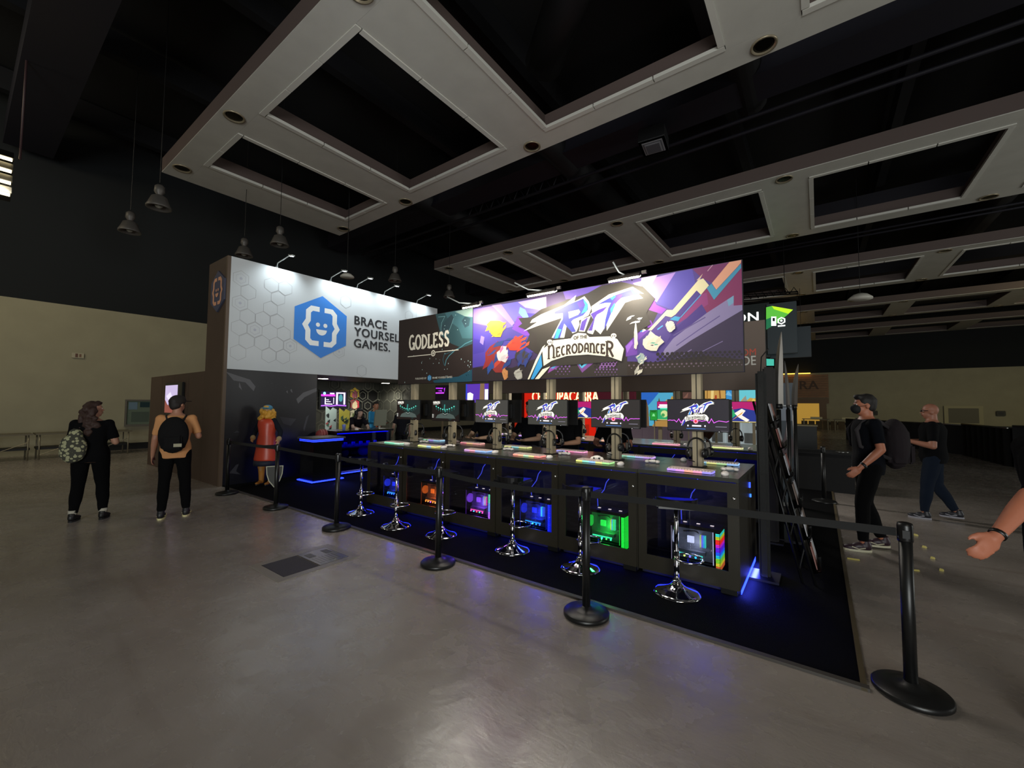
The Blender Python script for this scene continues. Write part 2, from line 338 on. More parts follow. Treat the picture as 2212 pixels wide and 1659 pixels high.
for px, py, z, l in ((750, 597, 5.5, 'pale shallow dish lamp behind the white wall top'), (1858, 644, 5.8, 'pale dish lamp hanging over the right aisle')):
    p = onz(px, py, z); t = thing('dish_lamp', l, 'lamp', tuple(p))
    MB().tube([(0, 0, .1), (0, 0, 11.02-z)], .01, M['black'], 6).build('cord', t)
    k = 1. if px < 1000 else 1.9
    MB().lathe([(.03*k, .1*k), (.12*k, .07*k), (.2*k, 0), (.2*k, -.03*k), (.1*k, -.05*k)], (0, 0, 0), mat('dish white', '#cfcbc0', .5), 20).build('shade', t)
p = np.array([-14.2, .44, 6.55]); t = thing('floodlight_cluster', 'lit cluster of warm floodlights at the left edge of the photo', 'lamp', tuple(p))
MB().tube([(0.25, .25, .4), (.25, .25, 4.3)], .02, mat('rust pole', '#3a2528', .5), 8).build('pole', t)
for i in range(4):
    q = MB(); q.box((0, 0, .42-.26*i), (.3, .34, .16), M['blackm'], Matrix.Rotation(-.4, 3, 'Y')); h = q.build('lamp_head', t)
    MB().box((.12, -.0, .40-.26*i), (.05, .3, .12), em('#ffe9b0', 14.), Matrix.Rotation(-.5, 3, 'Y')).build('lens', h)
light('SPOT', 'floodlight_beam', (-13.9, .44, 6.3), 220, (1, .9, .66), (-19.5, 3.5, 2.), .2, spot=130)
# things on the left wall
pv = onx(168, 768, -19.48); t = thing('wall_sign', 'small pale sign high on the left beige wall', 'sign', tuple(pv))
o = MB(); o.bb((0, -.14, -.08), (.03, .14, .08), pm('#b5ad94')); o.build('plate', t); o = MB(); o.bb((.03, -.06, -.06), (.035, .0, .06), pm('#6a4a3c')); o.bb((.03, .03, -.05), (.035, .08, .05), pm('#7c5c48')); o.build('mark', t)
t = thing('display_case', 'framed grey notice case on the beige wall left of the brown partition', 'noticeboard', (-19.48, 4.02, 1.27))
MB().bb((0, -.38, -.47), (.05, .38, .47), mat('case back', '#b0ab94', .5)).build('back', t)
o = MB()
for a, b in (((.05, -.38, -.47), (.1, -.33, .47)), ((.05, .33, -.47), (.1, .38, .47)), ((.05, -.33, .42), (.1, .33, .47)), ((.05, -.33, -.47), (.1, .33, -.40))): o.bb(a, b, mat('case frame', '#77736a', .4, .3))
o.build('frame', t); o = MB(); o.bb((.05, -.28, .12), (.06, -.05, .38), pm('#b9c0d8')); o.bb((.05, .02, .2), (.06, .28, .38), pm('#4a5a60')); o.bb((.05, -.2, -.32), (.055, .28, .04), pm('#8e8a7c')); o.build('paper', t)
MB().bb((.09, -.33, -.4), (.094, .33, .42), glass()).build('pane', t)
# row of folding tables standing along the left wall
tw = mat('grey table laminate', '#6a6350', .5); lg = mat('pale table legs', '#8d8570', .4, .5)
for i in range(6):
    y = -2.2+i*1.05; x = -18.2-.0*i
    lab = ['folding table nearest the left edge of the photo by the wall', 'second folding table along the left wall', 'third folding table along the left wall', 'fourth folding table along the left wall', 'fifth folding table along the left wall', 'farthest folding table of the left wall row, behind the woman'][i]
    t = thing('folding_table', lab, 'table', (x, y, 0), 0, 'folding tables along the left wall')
    MB().bb((-.38, -.5, .70), (.38, .5, .74), tw).build('tabletop', t)
    for sx in (-.33, .33):
        for sy in (-.42, .42): MB().tube([(sx, sy, 0), (sx, sy, .7)], .018, lg, 8).build('leg', t)
    MB().tube([(.33, -.42, .12), (.33, .42, .5)], .01, lg, 6).build('brace', t)
    MB().bb((-.36, -.46, .28), (.30, .46, .34), M['black']).build('lower_shelf', t)
# doorway, timber cladding and light strip in the back wall
t = thing('timber_entrance', 'timber clad entrance with lettering and lit opening in back wall', 'doorway', (-.35, 48.85, 0))
wd1 = mat('orange timber cladding', '#8a5f34', .5, var=.15, bscale=4.)
for i in range(10): MB().bb((-2.4, -.12, 2.5+.22*i), (1.15, 0, 2.5+.22*i+.2), wd1).build('board', t)
MB().bb((-2.4, -.1, 1.95), (1.15, 0, 2.45), mat('door head timber', '#6d5230', .5)).build('door_head', t)
MB().bb((.4, -.12, 0), (.95, 0, 2.0), mat('door head timber')).build('jamb', t)
MB().bb((-2.4, -.05, 0), (.4, 0, 1.95), mat('lit room beyond', '#b08a40', .6, emit='#c79a3e', es=.55)).build('opening', t)
MB().bb((-2.6, -.35, 4.78), (-.2, -.25, 4.86), em('#ffc24a', 3.)).build('light_strip', t)
a = Art((-2.1, -.125, 3.3), (1, 0, 0), (0, 0, 1), .004); a.text('ARENA'[-2:] if 0 else 'RA', 1.05, 0, .85, pm('#4a3118'), .03); a.build('lettering', t)
# tables and black draped barrier in the far aisle
for i, (x, y) in enumerate(((-.2, 37.5), (1.6, 37.5))):
    t = thing('folding_table', ('left' if i == 0 else 'right')+' one of two folding tables near the far timber entrance', 'table', (x, y, 0), 0, 'tables by the far entrance')
    MB().bb((-.8, -.4, .72), (.8, .4, .76), tw).build('tabletop', t)
    for sx in (-.7, .7):
        for sy in (-.3, .3): MB().tube([(sx, sy, 0), (sx, sy, .72)], .03, lg, 6).build('leg', t)
    MB().bb((-.3, -.2, .76), (.4, .1, .9), pm('#b9b089')).build('paper_stack', t)
t = thing('chair_row', 'low row of stacked chairs under the far wall by tables', 'seating', (.9, 39.5, 0))
for i in range(9): MB().bb((-2+.45*i, -.2, .0), (-1.62+.45*i, .2, .55), mat('dim brown seat', '#4a3b22', .7)).build('seat', t)
bl = mat('black drape cloth', '#08080a', .9, bump=.3, bscale=9.)
def drape(x0, y0, x1, y1, h, label, gap=.0):
    t = thing('draped_barrier', label, 'barrier', (x0, y0, 0)); L = math.hypot(x1-x0, y1-y0); n = max(6, int(L/.22)); vs = []; dx, dy = (x1-x0)/L, (y1-y0)/L
    o = MB(); pts = [((x1-x0)*k/n-dy*(.06 if k % 2 else -.02), (y1-y0)*k/n+dx*(.06 if k % 2 else -.02)) for k in range(n+1)]
    vs = [(a, b, 0) for a, b in pts]+[(a, b, h) for a, b in pts]+[(a-dy*.1, b+dx*.1, h) for a, b in pts]+[(a-dy*.1, b+dx*.1, 0) for a, b in pts]; N = n+1
    fs = [[k+r*N, k+1+r*N, k+1+(r+1)*N, k+(r+1)*N] for k in range(n) for r in range(3)]
    o.add(vs, fs, bl, True); o.build('drape', t); MB().tube([(0, 0, h), (x1-x0, y1-y0, h)], .025, M['steel'], 8).build('rail', t); return t
drape(1.1, 27., 4.0, 21., 1.04, 'long low black drape across the aisle behind the masked man')
drape(4.0, 21., 4.25, 17.7, 1.08, 'black drape running toward the bald man on the right')
drape(4.3, 17.5, 11., 14.5, 1.15, 'black drape at the right edge of the photo')
for i, (px, py) in enumerate(((1888, 892), (2162, 893))):
    p = ony(px, py, 48.9); t = thing('wall_box', ('small dark box left' if i == 0 else 'small dark box right')+' of the framed picture on the back wall', 'fixture', tuple(p)); MB().bb((-.25, -.08, -.2), (.25, 0, .2), pm('#2c2a1c'), .03).build('box', t); MB().bb((-.12, -.1, -.08), (.12, -.08, .08), pm('#151510')).build('cover', t)
p = ony(2081, 898, 48.9); t = thing('framed_picture', 'pale framed picture on the beige back wall by the bald man', 'picture', tuple(p))
MB().bb((-1.1, -.06, -.8), (1.1, 0, .8), pm('#a79f7a')).build('frame', t); MB().bb((-.85, -.08, -.6), (.85, -.06, .6), pm('#5f5a45')).build('print', t)
p = onz(1730, 722, 5.); t = thing('aisle_lamp', 'small bright warm lamp beside the green hanging sign', 'lamp', (p[0]*1.15, p[1]*1.15, 5.+.45)); MB().ball((0, 0, 0), (.16, .12, .06), em('#ffe7a0', 9.)).build('bulb', t); MB().tube([(0, 0, .05), (0, 0, 4)], .01, M['blackm'], 6).build('cord', t)
# floor hatch and tape marks
hatch = mat('worn steel', '#8f8b82', .28, .8, bump=.3, bscale=25.)
t = thing('floor_hatch', 'metal floor service hatch with carpet insert in concrete floor', 'hatch', (-4.35, 2.29, 0))
o = MB(); 
for a, b in (((-.32, -.42, 0), (.32, -.34, .006)), ((-.32, .34, 0), (.32, .42, .006)), ((-.32, -.34, 0), (-.24, .34, .006)), ((.24, -.34, 0), (.32, .34, .006))): o.bb(a, b, mat('sealed grout', '#7d776e', .35))
o.build('surround', t)
MB().bb((-.235, -.335, 0), (.235, .01, .005), mat('carpet insert', '#3c3a40', .95, bump=.5, bscale=200.)).build('carpet_insert', t)
l = MB().bb((-.235, .025, 0), (.235, .335, .007), hatch).build('lid', t)
MB().bb((-.16, .06, .007), (-.04, .13, .009), mat('worn brown', '#4b4636', .4)).build('finger_pull', l); MB().bb((-.16, .24, .007), (-.04, .31, .009), mat('worn brown')).build('finger_pull', l)
for r_ in range(7): MB().bb((.0, .06+.035*r_, .007), (.18, .072+.035*r_, .009), hatch).build('tread_bar', l)
tape = pm('#b9ac5e')
tm_ = [((1830, 1207), (1857, 1211), 0), ((1968, 1232), (1986, 1234), 0), ((1974, 1156), None, 1), ((1993, 1182), None, 1), ((2011, 1206), None, 1), ((2030, 1232), None, 1)]
t = thing('floor_tape', 'short yellow tape marks on the concrete behind the right stanchion', 'tape', (0, 0, 0))
for a, b, k in tm_:
    p = onz(*a); q = onz(*(b or (a[0]+8, a[1]+2)))
    MB().tube([(p[0], p[1], .002), (q[0], q[1], .002)], .012 if not k else .02, tape, 4).build('tape_strip', t)
# ------------------------------------------------------------------ booth carpet
carp = mat('black booth carpet', '#060607', 1., spec=.08, bump=.5, bscale=300., var=.3)
t = thing('booth_carpet', 'black carpet covering the whole booth area with grey edge strip', 'carpet', (0, 0, 0))
MB().bb((-9.6, 3.27, 0), (.16, 10.4, .012), carp).build('pile', t)
edge = mat('grey edge strip', '#403c38', .5)
MB().bb((-9.2, 3.235, 0), (.2, 3.28, .018), edge).build('edge_strip', t); MB().bb((.16, 3.235, 0), (.19, 10.4, .016), mat('tan edge strip', '#4e4430', .5)).build('edge_strip', t)
# ------------------------------------------------------------------ white logo wall and brown tower
brown = mat('dark brown wall panel', '#46362c', .6, var=.08, bscale=3.)
navy = mat('dark navy mural print', '#0d0e17', .4)
t = thing('booth_tower', 'tall dark brown booth tower with logo wall, mural and brown side', 'booth', (-9.5, 3.21, 0))
MB().bb((-1.0, 0, 0), (-.06, .12, 2.33), brown).build('side_panel', t); MB().bb((-1.0, 0, 2.33), (-.06, .12, 4.62), brown).build('tower_panel', t)
MB().bb((-.06, 0, 0), (.0, .06, 4.62), mat('panel trim', '#5a4a3c', .5)).build('corner_trim', t)
MB().bb((-1.0, .12, 0), (-.9, 1.92, 4.60), brown).build('rear_panel', t); MB().bb((-1.0, 1.92, 2.43), (-.9, 5.7, 4.60), brown).build('rear_panel', t)
white = mat('white fabric wall', '#c3c8cc', .6)
lw = MB().bb((-.06, .06, 2.33), (.0, 5.71, 4.62), white).build('logo_wall', t)
MB().bb((-.9, .12, 2.33), (-.06, 5.7, 2.36), mat('canopy underside', '#2b2a26', .6)).build('canopy_underside', t)
mw = MB().bb((-.06, .06, 0), (.0, 1.92, 2.33), navy).build('mural_wall', t)
# print on the white wall, u along +y, v up, from the near top corner
def W2(px, py): q = onx(px, py, -9.5); return (q[1]-3.21, q[2])
a = Art((0.0, 0, 0), (0, 1, 0), (0, 0, 1), .00012)
hx = pm('#a4a7ab'); r = .17
cells = [(x, y) for x in range(0, 9) for y in range(0, 15)]
for x, y in cells:
    u = .1+x*r*math.sqrt(3)+(r*.866 if y % 2 else 0); v = 2.42+y*r*1.5
    if random.random() < (.62 if x < 4 else .12) and u > .22 and v > 2.52 and v < 4.45:
        a.hexo(u, v, r*.96, .008, hx)
        if random.random() < .22: a.hexo(u, v, r*.6, .010, pm('#b6b9c0')); a.disc(u, v, .03, pm('#b0b4c0'), 8)
for u, v in ((4.6, 4.2), (4.9, 4.05), (3.1, 2.5), (5.2, 2.5), (5.0, 4.3), (4.75, 2.7)): a.hexo(u, v, .15, .008, hx)
cx, cy, R6 = 1.99, 3.47, .745
blue = pm('#2f7fd8'); wt = pm('#eef0f0')
a.poly([(cx+R6*math.cos(PI/2+k*PI/3)*1., cy+R6*math.sin(PI/2+k*PI/3)) for k in range(6)], blue)
def brace_face(a, cx, cy, s, wt, bg):
    for g in (-1, 1):
        X = lambda x: cx+g*x*s
        a.line([(X(.06), cy+.40*s), (X(.24), cy+.40*s), (X(.32), cy+.32*s), (X(.32), cy+.12*s), (X(.39), cy), (X(.32), cy-.12*s), (X(.32), cy-.32*s), (X(.24), cy-.40*s), (X(.06), cy-.40*s)], .115*s, wt)
        a.poly([(X(.21), cy+.07*s), (X(.29), cy), (X(.21), cy-.07*s)], bg); a.disc(X(.09), cy+.04*s, .05*s, wt, 12)
    a.poly([(cx-.13*s, cy-.07*s)]+[(cx+.13*s*math.cos(t_), cy-.07*s-.13*s*math.sin(t_)) for t_ in [PI-k*PI/10 for k in range(1, 11)]], wt)
brace_face(a, cx, cy, 1.02, wt, blue)
ink = pm('#1d2026')
for i, s in enumerate(('BRACE', 'YOURSELF', 'GAMES.')): a.text(s, 2.86, 3.68-.295*i, .225, ink, .05)
a.build('logo_print', lw)
# faint mural brush strokes
a = Art((0.0, 0, 0), (0, 1, 0), (0, 0, 1), .00012); g1 = pm('#5c5c60'); g2 = pm('#38383f')
def fr(pts): return [W2(*p) for p in pts]
for m_, L in ((g1, [[(488, 803), (515, 812), (540, 820), (552, 835), (548, 845), (530, 826), (505, 822)], [(517, 825), (523, 843), (516, 836)], [(618, 846), (621, 843), (622, 850)], [(627, 842), (630, 840), (632, 848), (629, 847)], [(640, 862), (655, 848), (684, 838), (684, 845), (658, 858), (644, 872)]]),
              (g2, [[(495, 1022), (510, 1004), (516, 1002), (510, 1018), (520, 1025)], [(655, 925), (662, 900), (668, 896), (664, 908), (657, 932)], [(504, 935), (512, 930), (518, 934)], [(560, 905), (566, 908), (563, 913)], [(604, 900), (640, 905), (628, 920), (612, 915)]])):
    for q in L: a.poly(fr(q), m_)
for _ in range(26): u, v = random.uniform(.2, 1.8), random.uniform(.2, 2.2); a.disc(u, v, random.uniform(.003, .009), g2, 6, True)
a.build('mural_print', mw)['kind'] = 'stuff'
# hexagonal sign on the tower face
c6 = MB(); hx_ = [(.41*math.cos(PI/2+k*PI/3), .43*math.sin(PI/2+k*PI/3)) for k in range(6)]
c6.prism(hx_, (-.40, -.03, 3.94), (1, 0, 0), (0, 0, 1), .03, pm('#474a5e')); hs = c6.build('hexagon_sign', t)
a = Art((-.40, -.031, 3.94), (1, 0, 0), (0, 0, 1), .001); brace_face(a, 0, 0, .62, pm('#d49a78'), pm('#474a5e')); a.build('face_print', hs)
# low brown partition with its screen
t = thing('brown_partition', 'low dark brown partition wall left of the booth tower', 'partition', (-14.45, 3.21, 0))
for i in range(4): MB().bb((.99*i, 0, 0), (.99*i+.975, .1, 2.32), brown).build('panel', t)
t = thing('wall_screen', 'bright lilac screen on the brown partition behind the capped man', 'screen', (-12.42, 3.20, 1.7))
MB().bb((-.52, -.05, -.42), (.72, 0, .42), M['blackp'], .01).build('casing', t)
a = Art((0, -.051, 0), (1, 0, 0), (0, 0, 1), .001); a.rect(-.5, -.3, .42, .36, em('#d9c8f0', .9)); a.poly([(-.5, -.3), (-.5, .02), (-.3, -.1), (0, -.16), (.3, 0), (.42, .1), (.42, -.3)], em('#c06a5a', .5)); a.poly([(-.4, .1), (-.1, .2), (.1, .05), (-.2, .0)], em('#f2e8ff', 1.)); a.build('picture', t)
# shop room behind the logo wall
hexm = mat('black green wallpaper', '#3e3f39', .5)
t = thing('shop_room', 'small merchandise shop room with hexagon wallpaper behind display counter', 'room', (-12.6, 5.2, 0))
MB().bb((0, 0, 0), (.06, 3.9, 2.6), hexm).build('back_panel', t); MB().bb((0, 3.84, 0), (2.1, 3.9, 2.6), hexm).build('end_panel', t); MB().bb((0, -.05, 2.36), (2.1, 3.9, 2.42), mat('canopy underside')).build('ceiling_panel', t)
MB().bb((0, -.06, 0), (2.1, 0, 2.4), hexm).build('side_panel', t)
a = Art((.061, 0, 0), (0, 1, 0), (0, 0, 1), .001); hl = pm('#5f6056')
for x in range(0, 10):
    for y in range(0, 7):
        u = .15+x*.40+(.2 if y % 2 else 0); v = .2+y*.345
        if random.random() < .8: a.hexo(u, v, .22, .014, hl)
        if random.random() < .3: a.hexo(u, v, .13, .02, hl)
a.poly([(.5, 2.2), (.53, 2.2), (.53, .6), (.5, .6)], pm('#7c7c70')); a.build('wallpaper_print', t)
a = Art((2.1, 3.838, 0), (-1, 0, 0), (0, 0, 1), .001)
a = Art((0, 3.838, 0), (1, 0, 0), (0, 0, 1), .001)
for x in range(0, 6):
    for y in range(0, 7):
        u = .15+x*.40+(.2 if y % 2 else 0); v = .2+y*.345
        if u < 1.9: a.hexo(u, v, .22, .014, hl); 
        if u < 1.9 and random.random() < .3: a.hexo(u, v, .12, .02, hl)
a.build('wallpaper_print', t)
MB().bb((.062, 2.93, 0), (.08, 3.8, 2.12), mat('black doorway', '#020202', .9)).build('dark_doorway', t)
for px, py, l in ((698, 817, 'round lit downlight at the left under the shop canopy'), (833, 827, 'round lit downlight at the right under the shop canopy')):
    p = onz(px, py, 2.34); t = thing('downlight', l, 'lamp', tuple(p)); MB().lathe([(.1, 0), (.13, 0), (.13, -.015), (.1, -.015)], (0, 0, 0), M['white'], 16).build('trim_ring', t); MB().lathe([(.13, -.016), (.001, -.02)], (0, 0, 0), em('#fff6dc', 30.), 16).build('lens', t)
    light('SPOT', 'downlight_beam', (p[0], p[1], 2.30), 95, (1, .95, .82), (p[0]-.3, p[1], 0), .06, spot=140)
t = thing('wall_television', 'wall television showing purple and pink menu in the shop', 'television', (-12.53, onx(720, 863, -12.53)[1], onx(720, 863, -12.53)[2]))
MB().bb((0, -.5, -.3), (.05, .5, .3), M['blackp'], .01).build('casing', t)
a = Art((.051, 0, 0), (0, 1, 0), (0, 0, 1), .001); a.rect(-.44, -.24, .42, .25, em('#241048', .8))
pk, wh, cy_ = em('#e23cf0', 1.6), em('#f4eaff', 1.8), em('#4aa0a8', 1.)
a.rect(-.44, .10, .03, .16, pk); a.disc(-.33, .19, .045, em('#9af0ff', 1.8)); a.rect(-.15, .17, .0, .21, wh); a.line([(-.3, .06), (-.3, -.14), (-.06, -.15)], .03, wh); a.rect(-.27, -.02, -.18, .0, wh); a.rect(-.27, -.08, -.12, -.06, wh); a.line([(-.02, .06), (-.02, -.14)], .02, wh)
a.rect(.06, -.16, .38, .23, em('#f0d8ff', 1.6)); a.rect(.12, -.18, .32, .19, em('#1a2a50', .8)); a.disc(.22, .05, .07, cy_, ry=.12); a.line([(-.44, -.2), (-.3, -.19), (-.1, -.21), (.1, -.18), (.42, -.2)], .03, em('#b060ff', 1.8)); a.build('picture', t)
# cut-out stickers on the wallpaper (plain colour shapes)
for i, (py, cs, l) in enumerate(((850, ('#e8c23a', '#d86a86'), 'yellow and pink cut-out sticker, topmost beside the shop doorway'), (873, ('#b8283a', '#e0d0a8'), 'red and cream cut-out sticker in the middle of three'), (895, ('#b8b49a', '#6a7a4a'), 'pale cream and green cut-out sticker, lowest of three'))):
    p = onx(766, py, -12.53); t = thing('wall_sticker', l, 'sticker', tuple(p), 0, 'cut-out stickers in the shop')
    mb = MB(); pts = [(.2*math.cos(k*PI/6)*(1 if k % 2 else .78), .21*math.sin(k*PI/6)*(1 if k % 2 else .8)) for k in range(12)]
    mb.prism(pts, (.012, 0, 0), (0, 1, 0), (0, 0, 1), .01, pm(cs[0])); mb.build('board', t)
    a = Art((.013, 0, 0), (0, 1, 0), (0, 0, 1), .001); a.disc(.0, -.06, .1, pm(cs[1])); a.poly([(-.1, 0), (.1, .02), (.02, .12)], pm(cs[1])); a.build('print', t)
for px, py, c1, c2, l in ((715, 907, '#9fb4b4', '#a03840', 'pale blue and red poster leaning at the left end of the shop counter'), (744, 910, '#b7b04a', '#c9c2b4', 'green and cream poster on the shop counter wall')):
    p = onx(px, py, -11.4); t = thing('counter_poster', l, 'poster', tuple(p)); mb = MB(); mb.prism([(-.17, -.34), (.17, -.34), (.17, .3), (.05, .36), (-.02, .28), (-.17, .4)], (0, 0, 0), (0, 1, 0), (0, 0, 1), .012, pm(c1)); mb.build('board', t)
    a = Art((.001, 0, 0), (0, 1, 0), (0, 0, 1), .001)
    for _ in range(9): u, v = random.uniform(-.12, .12), random.uniform(-.28, .2); a.poly([(u-.05, v), (u+.03, v-.05), (u+.04, v+.06)], pm(random.choice(['#1c2426', c2, '#3c5a48'])))
    a.build('print', t)
# display counter with blue lit glass front, and pedestal
nb = mat('black gloss laminate', '#0a0a0c', .22); ledb = em('#1a2cff', 6.)
t = thing('display_counter', 'black display counter with blue lit glass front in the shop', 'counter', (-8.75, 5.15, 0))
MB().bb((-.62, 0, .98), (.1, 1.55, 1.03), nb).build('worktop', t); MB().bb((-.62, 0, 0), (-.58, 1.5, .98), nb).build('rear_panel', t)
MB().bb((-.58, 0, 0), (.06, .04, .98), nb).build('end_panel', t); MB().bb((-.58, 1.46, 0), (.06, 1.5, .98), nb).build('end_panel', t)
for z in (.12, .38, .66): MB().bb((-.58, .04, z-.03), (.04, 1.46, z), mat('pale shelf', '#6a6a72', .3)).build('shelf', t)
MB().bb((.04, .04, .12), (.045, 1.46, .98), glass('blue tinted glass', '#8088e8')).build('glass_front', t); MB().bb((-.5, .06, .955), (.02, 1.44, .965), em('#2038ff', 3.)).build('light_strip', t)
MB().bb((.05, 0, .06), (.07, 1.5, .08), ledb).build('light_strip', t)
random.seed(3)
for j in range(6):
    tb = thing('mug', 'small blue lit mug on the counter shelf, '+['leftmost of the six', 'second of the six', 'third of the six', 'fourth of the six', 'fifth of the six', 'rightmost of the six'][j], 'mug', (-8.85, 5.3+.2*j, .66), 0, 'mugs on the counter shelf'); mb = MB(); mb.lathe([(.035, 0), (.04, .02), (.04, .09), (.035, .09)], (0, 0, 0), mat('mug glaze', '#6070d8', .3), 12); mb.build('body', tb); MB().tube([(.04, .0, .07), (.07, 0, .06), (.07, 0, .03), (.04, 0, .02)], .006, mat('mug glaze'), 6).build('handle', tb)
for j, (c, y, l) in enumerate((('#6a3a60', 5.5, 'dark pink plush ball on the lower counter shelf'), ('#b8a8c8', 6.05, 'pale plush ball on the lower counter shelf'), ('#3a80b8', 5.3, 'blue folded shirt on the bottom counter shelf'))):
    tb = thing('plush_ball' if j < 2 else 'folded_shirt', l, 'toy' if j < 2 else 'shirt', (-8.95, y, .385 if j < 2 else .125)); MB().ball((0, 0, .12 if j < 2 else .05), (.13, .14, .12) if j < 2 else (.14, .16, .05), mat('plush '+c, c, .9, bump=.4, bscale=60.)).build('body', tb)
t = thing('pedestal', 'black square pedestal with blue light lines top and bottom', 'pedestal', (-8.24, 4.42, 0))
MB().bb((-.52, 0, .03), (0, .62, .86), nb).build('body', t); MB().bb((-.56, -.04, .05), (.04, .66, .07), ledb).build('light_strip', t); MB().bb((-.54, -.02, .865), (.02, .64, .88), ledb).build('light_strip', t)
MB().bb((-.56, -.04, .88), (.04, .66, .89), nb).build('lower_top', t); MB().bb((-.54, -.02, .895), (.02, .64, .91), ledb).build('light_strip', t); MB().bb((-.57, -.05, .91), (.05, .67, .945), mat('grey pedestal top', '#4a4a4e', .4)).build('top', t); MB().bb((-.5, .02, 0), (-.02, .6, .03), nb).build('foot', t)
light('AREA', 'counter_glow', (-8.1, 4.9, .12), 3.0, (.08, .12, 1), (-7.9, 4.9, 0), .05, .9)
# things on the display counter
def onctop(px, py): return onz(px, py, 1.03)
p = onctop(752, 932); t = thing('drink_cup', 'blue lidded drink cup on the display counter', 'cup', (-8.85, 5.45, 1.03)); MB().lathe([(.03, 0), (.04, .1), (.042, .11), (.042, .13), (.02, .135)], (0, 0, 0), mat('lilac cup', '#7080d0', .4), 14).build('body', t)
t = thing('computer_mouse', 'small white mouse on the display counter near the cup', 'mouse', (-8.8, 5.75, 1.03)); MB().ball((0, 0, .012), (.06, .04, .025), M['white']).build('shell', t)
t = thing('register_screen', 'pale back of a large register monitor on the display counter', 'monitor', (-8.82, 6.42, 1.03)); MB().box((0, 0, .27), (.03, .36, .40), mat('grey monitor back', '#6a6e60', .5), Matrix.Rotation(.12, 3, 'Y'), .01).build('casing', t); MB().bb((-.1, -.1, 0), (.08, .1, .012), M['steel']).build('foot', t); MB().box((-.04, 0, .08), (.02, .06, .16), M['steel']).build('stand', t)
# spot lamps on arms over the white wall
arm = mat('pale lamp arm', '#9aa0a0', .4, .5)
wl = [(4.15, 'spot lamp on an arm, nearest the tower corner of the white wall'), (5.40, 'second spot lamp from the tower corner on the white wall'), (6.12, 'third spot lamp from the tower corner on the white wall'), (6.95, 'fourth spot lamp from the tower corner on the white wall'), (8.10, 'farthest spot lamp at the right end of the white wall')]
for y, l in wl:
    t = thing('spot_lamp', l, 'lamp', (-9.5, y, 4.6), 0, 'spot lamps along the white wall')
    MB().tube([(-.02, 0, 0), (.02, 0, .12), (.34, .1, .25)], .012, arm, 8).build('arm', t); MB().box((-.03, 0, .02), (.04, .05, .06), M['blackm']).build('clamp', t)
    MB().box((.38, .12, .25), (.16, .07, .03), arm, Matrix.Rotation(.25, 3, 'Y')).build('lamp_head', t); MB().box((.37, .12, .232), (.12, .05, .006), em('#f2fbff', 10.), Matrix.Rotation(.25, 3, 'Y')).build('lens', t)
    light('SPOT', 'spot_beam', (-9.5+.36, y+.12, 4.80), 40, (.86, .97, 1.), (-9.6, y+.05, 4.0), .03, spot=118, blend=.9)
# ------------------------------------------------------------------ the two back-to-back demo counters
cab = mat('cabinet laminate', '#242016', .45, var=.1, bscale=3.); topm = mat('worktop laminate', '#3c3d37', .26, var=.2, bscale=2.)
CW = .889; X0 = -.57
def keyb(X, Y, z, cols, label, rz=0.):
    t = thing('keyboard', label, 'keyboard', (X, Y, z), rz, 'glowing keyboards on the counters')
    MB().box((0, 0, .012), (.40, .135, .018), M['white'], None, .005).build('base', t)
    k = MB()
    for r_ in range(5):
        for c in range(15): k.box((-.182+.026*c, -.05+.025*r_, .026), (.021, .02, .01), mat('keycap pink white', '#dcc8c0', .5))
    k.build('keys', t, kind='stuff')
    g = MB(); n = len(cols)
    cols = ['#%02x%02x%02x' % tuple(int(int(c[j:j+2], 16)*.68+255*.32) for j in (1, 3, 5)) for c in cols]
    for i, c in enumerate(cols):
        a, b = -.198+.396*i/n, -.198+.396*(i+1)/n
        g.bb((a, -.071, .004), (b, -.067, .02), em(c, 1.25)); g.bb((a, .067, .004), (b, .071, .02), em(c, .9))
    g.bb((.2, -.06, .004), (.203, .06, .02), em(cols[-1], 1.1)); g.bb((-.203, -.06, .004), (-.2, .06, .02), em(cols[0], 1.1))
    g.build('light_strip', t)
    MB().tube([(.1, .07, .012), (.14, .14, .01), (.18, .2, .008)], .003, M['white'], 6).build('cable', t)
    return t
def mouse(X, Y, z, label, cable=True):
    t = thing('computer_mouse', label, 'mouse', (X, Y, z), 0, 'white mice on the counters')
    o = MB(); o.ball((0, 0, .014), (.033, .06, .026), M['white']); o.build('shell', t)
    MB().box((0, .03, .037), (.008, .02, .008), M['blackp']).build('wheel', t)
    if cable: MB().tube([(0, .055, .01), (-.04, .12, .006), (-.02, .2, .006)], .0025, M['blackp'], 6).build('cable', t)
    return t
def headset(X, Y, z, label, rz=0., grp='headsets hanging on the posts'):
    t = thing('headset', label, 'headset', (X, Y, z), rz, grp)
    MB().tube([(.085*math.sin(a), 0, -.0+.10*math.cos(a)-.10) for a in [math.radians(d) for d in range(-115, 116, 12)]], .009, M['blackp'], 8, sx=1.6).build('headband', t)
    for s in (-1, 1):
        c = MB(); c.lathe([(.02, -.02), (.044, -.016), (.048, 0), (.044, .016), (.03, .02)], (.08*s, -.012, -.15), M['blackp'], 16, Matrix.Rotation(PI/2, 3, 'Y') @ Matrix.Rotation(.3*s, 3, 'X')); c.build('ear_cup', t)
        MB().lathe([(.03, -.012), (.042, -.008), (.042, .008), (.03, .012)], (.062*s, -.012, -.15), mat('grey ear pad', '#4a4640', .8), 14, Matrix.Rotation(PI/2, 3, 'Y')).build('ear_pad', t)
    MB().tube([(-.08, -.03, -.19), (-.06, -.07, -.22), (.0, -.09, -.23)], .005, M['blackp'], 6).build('microphone_boom', t)
    return t
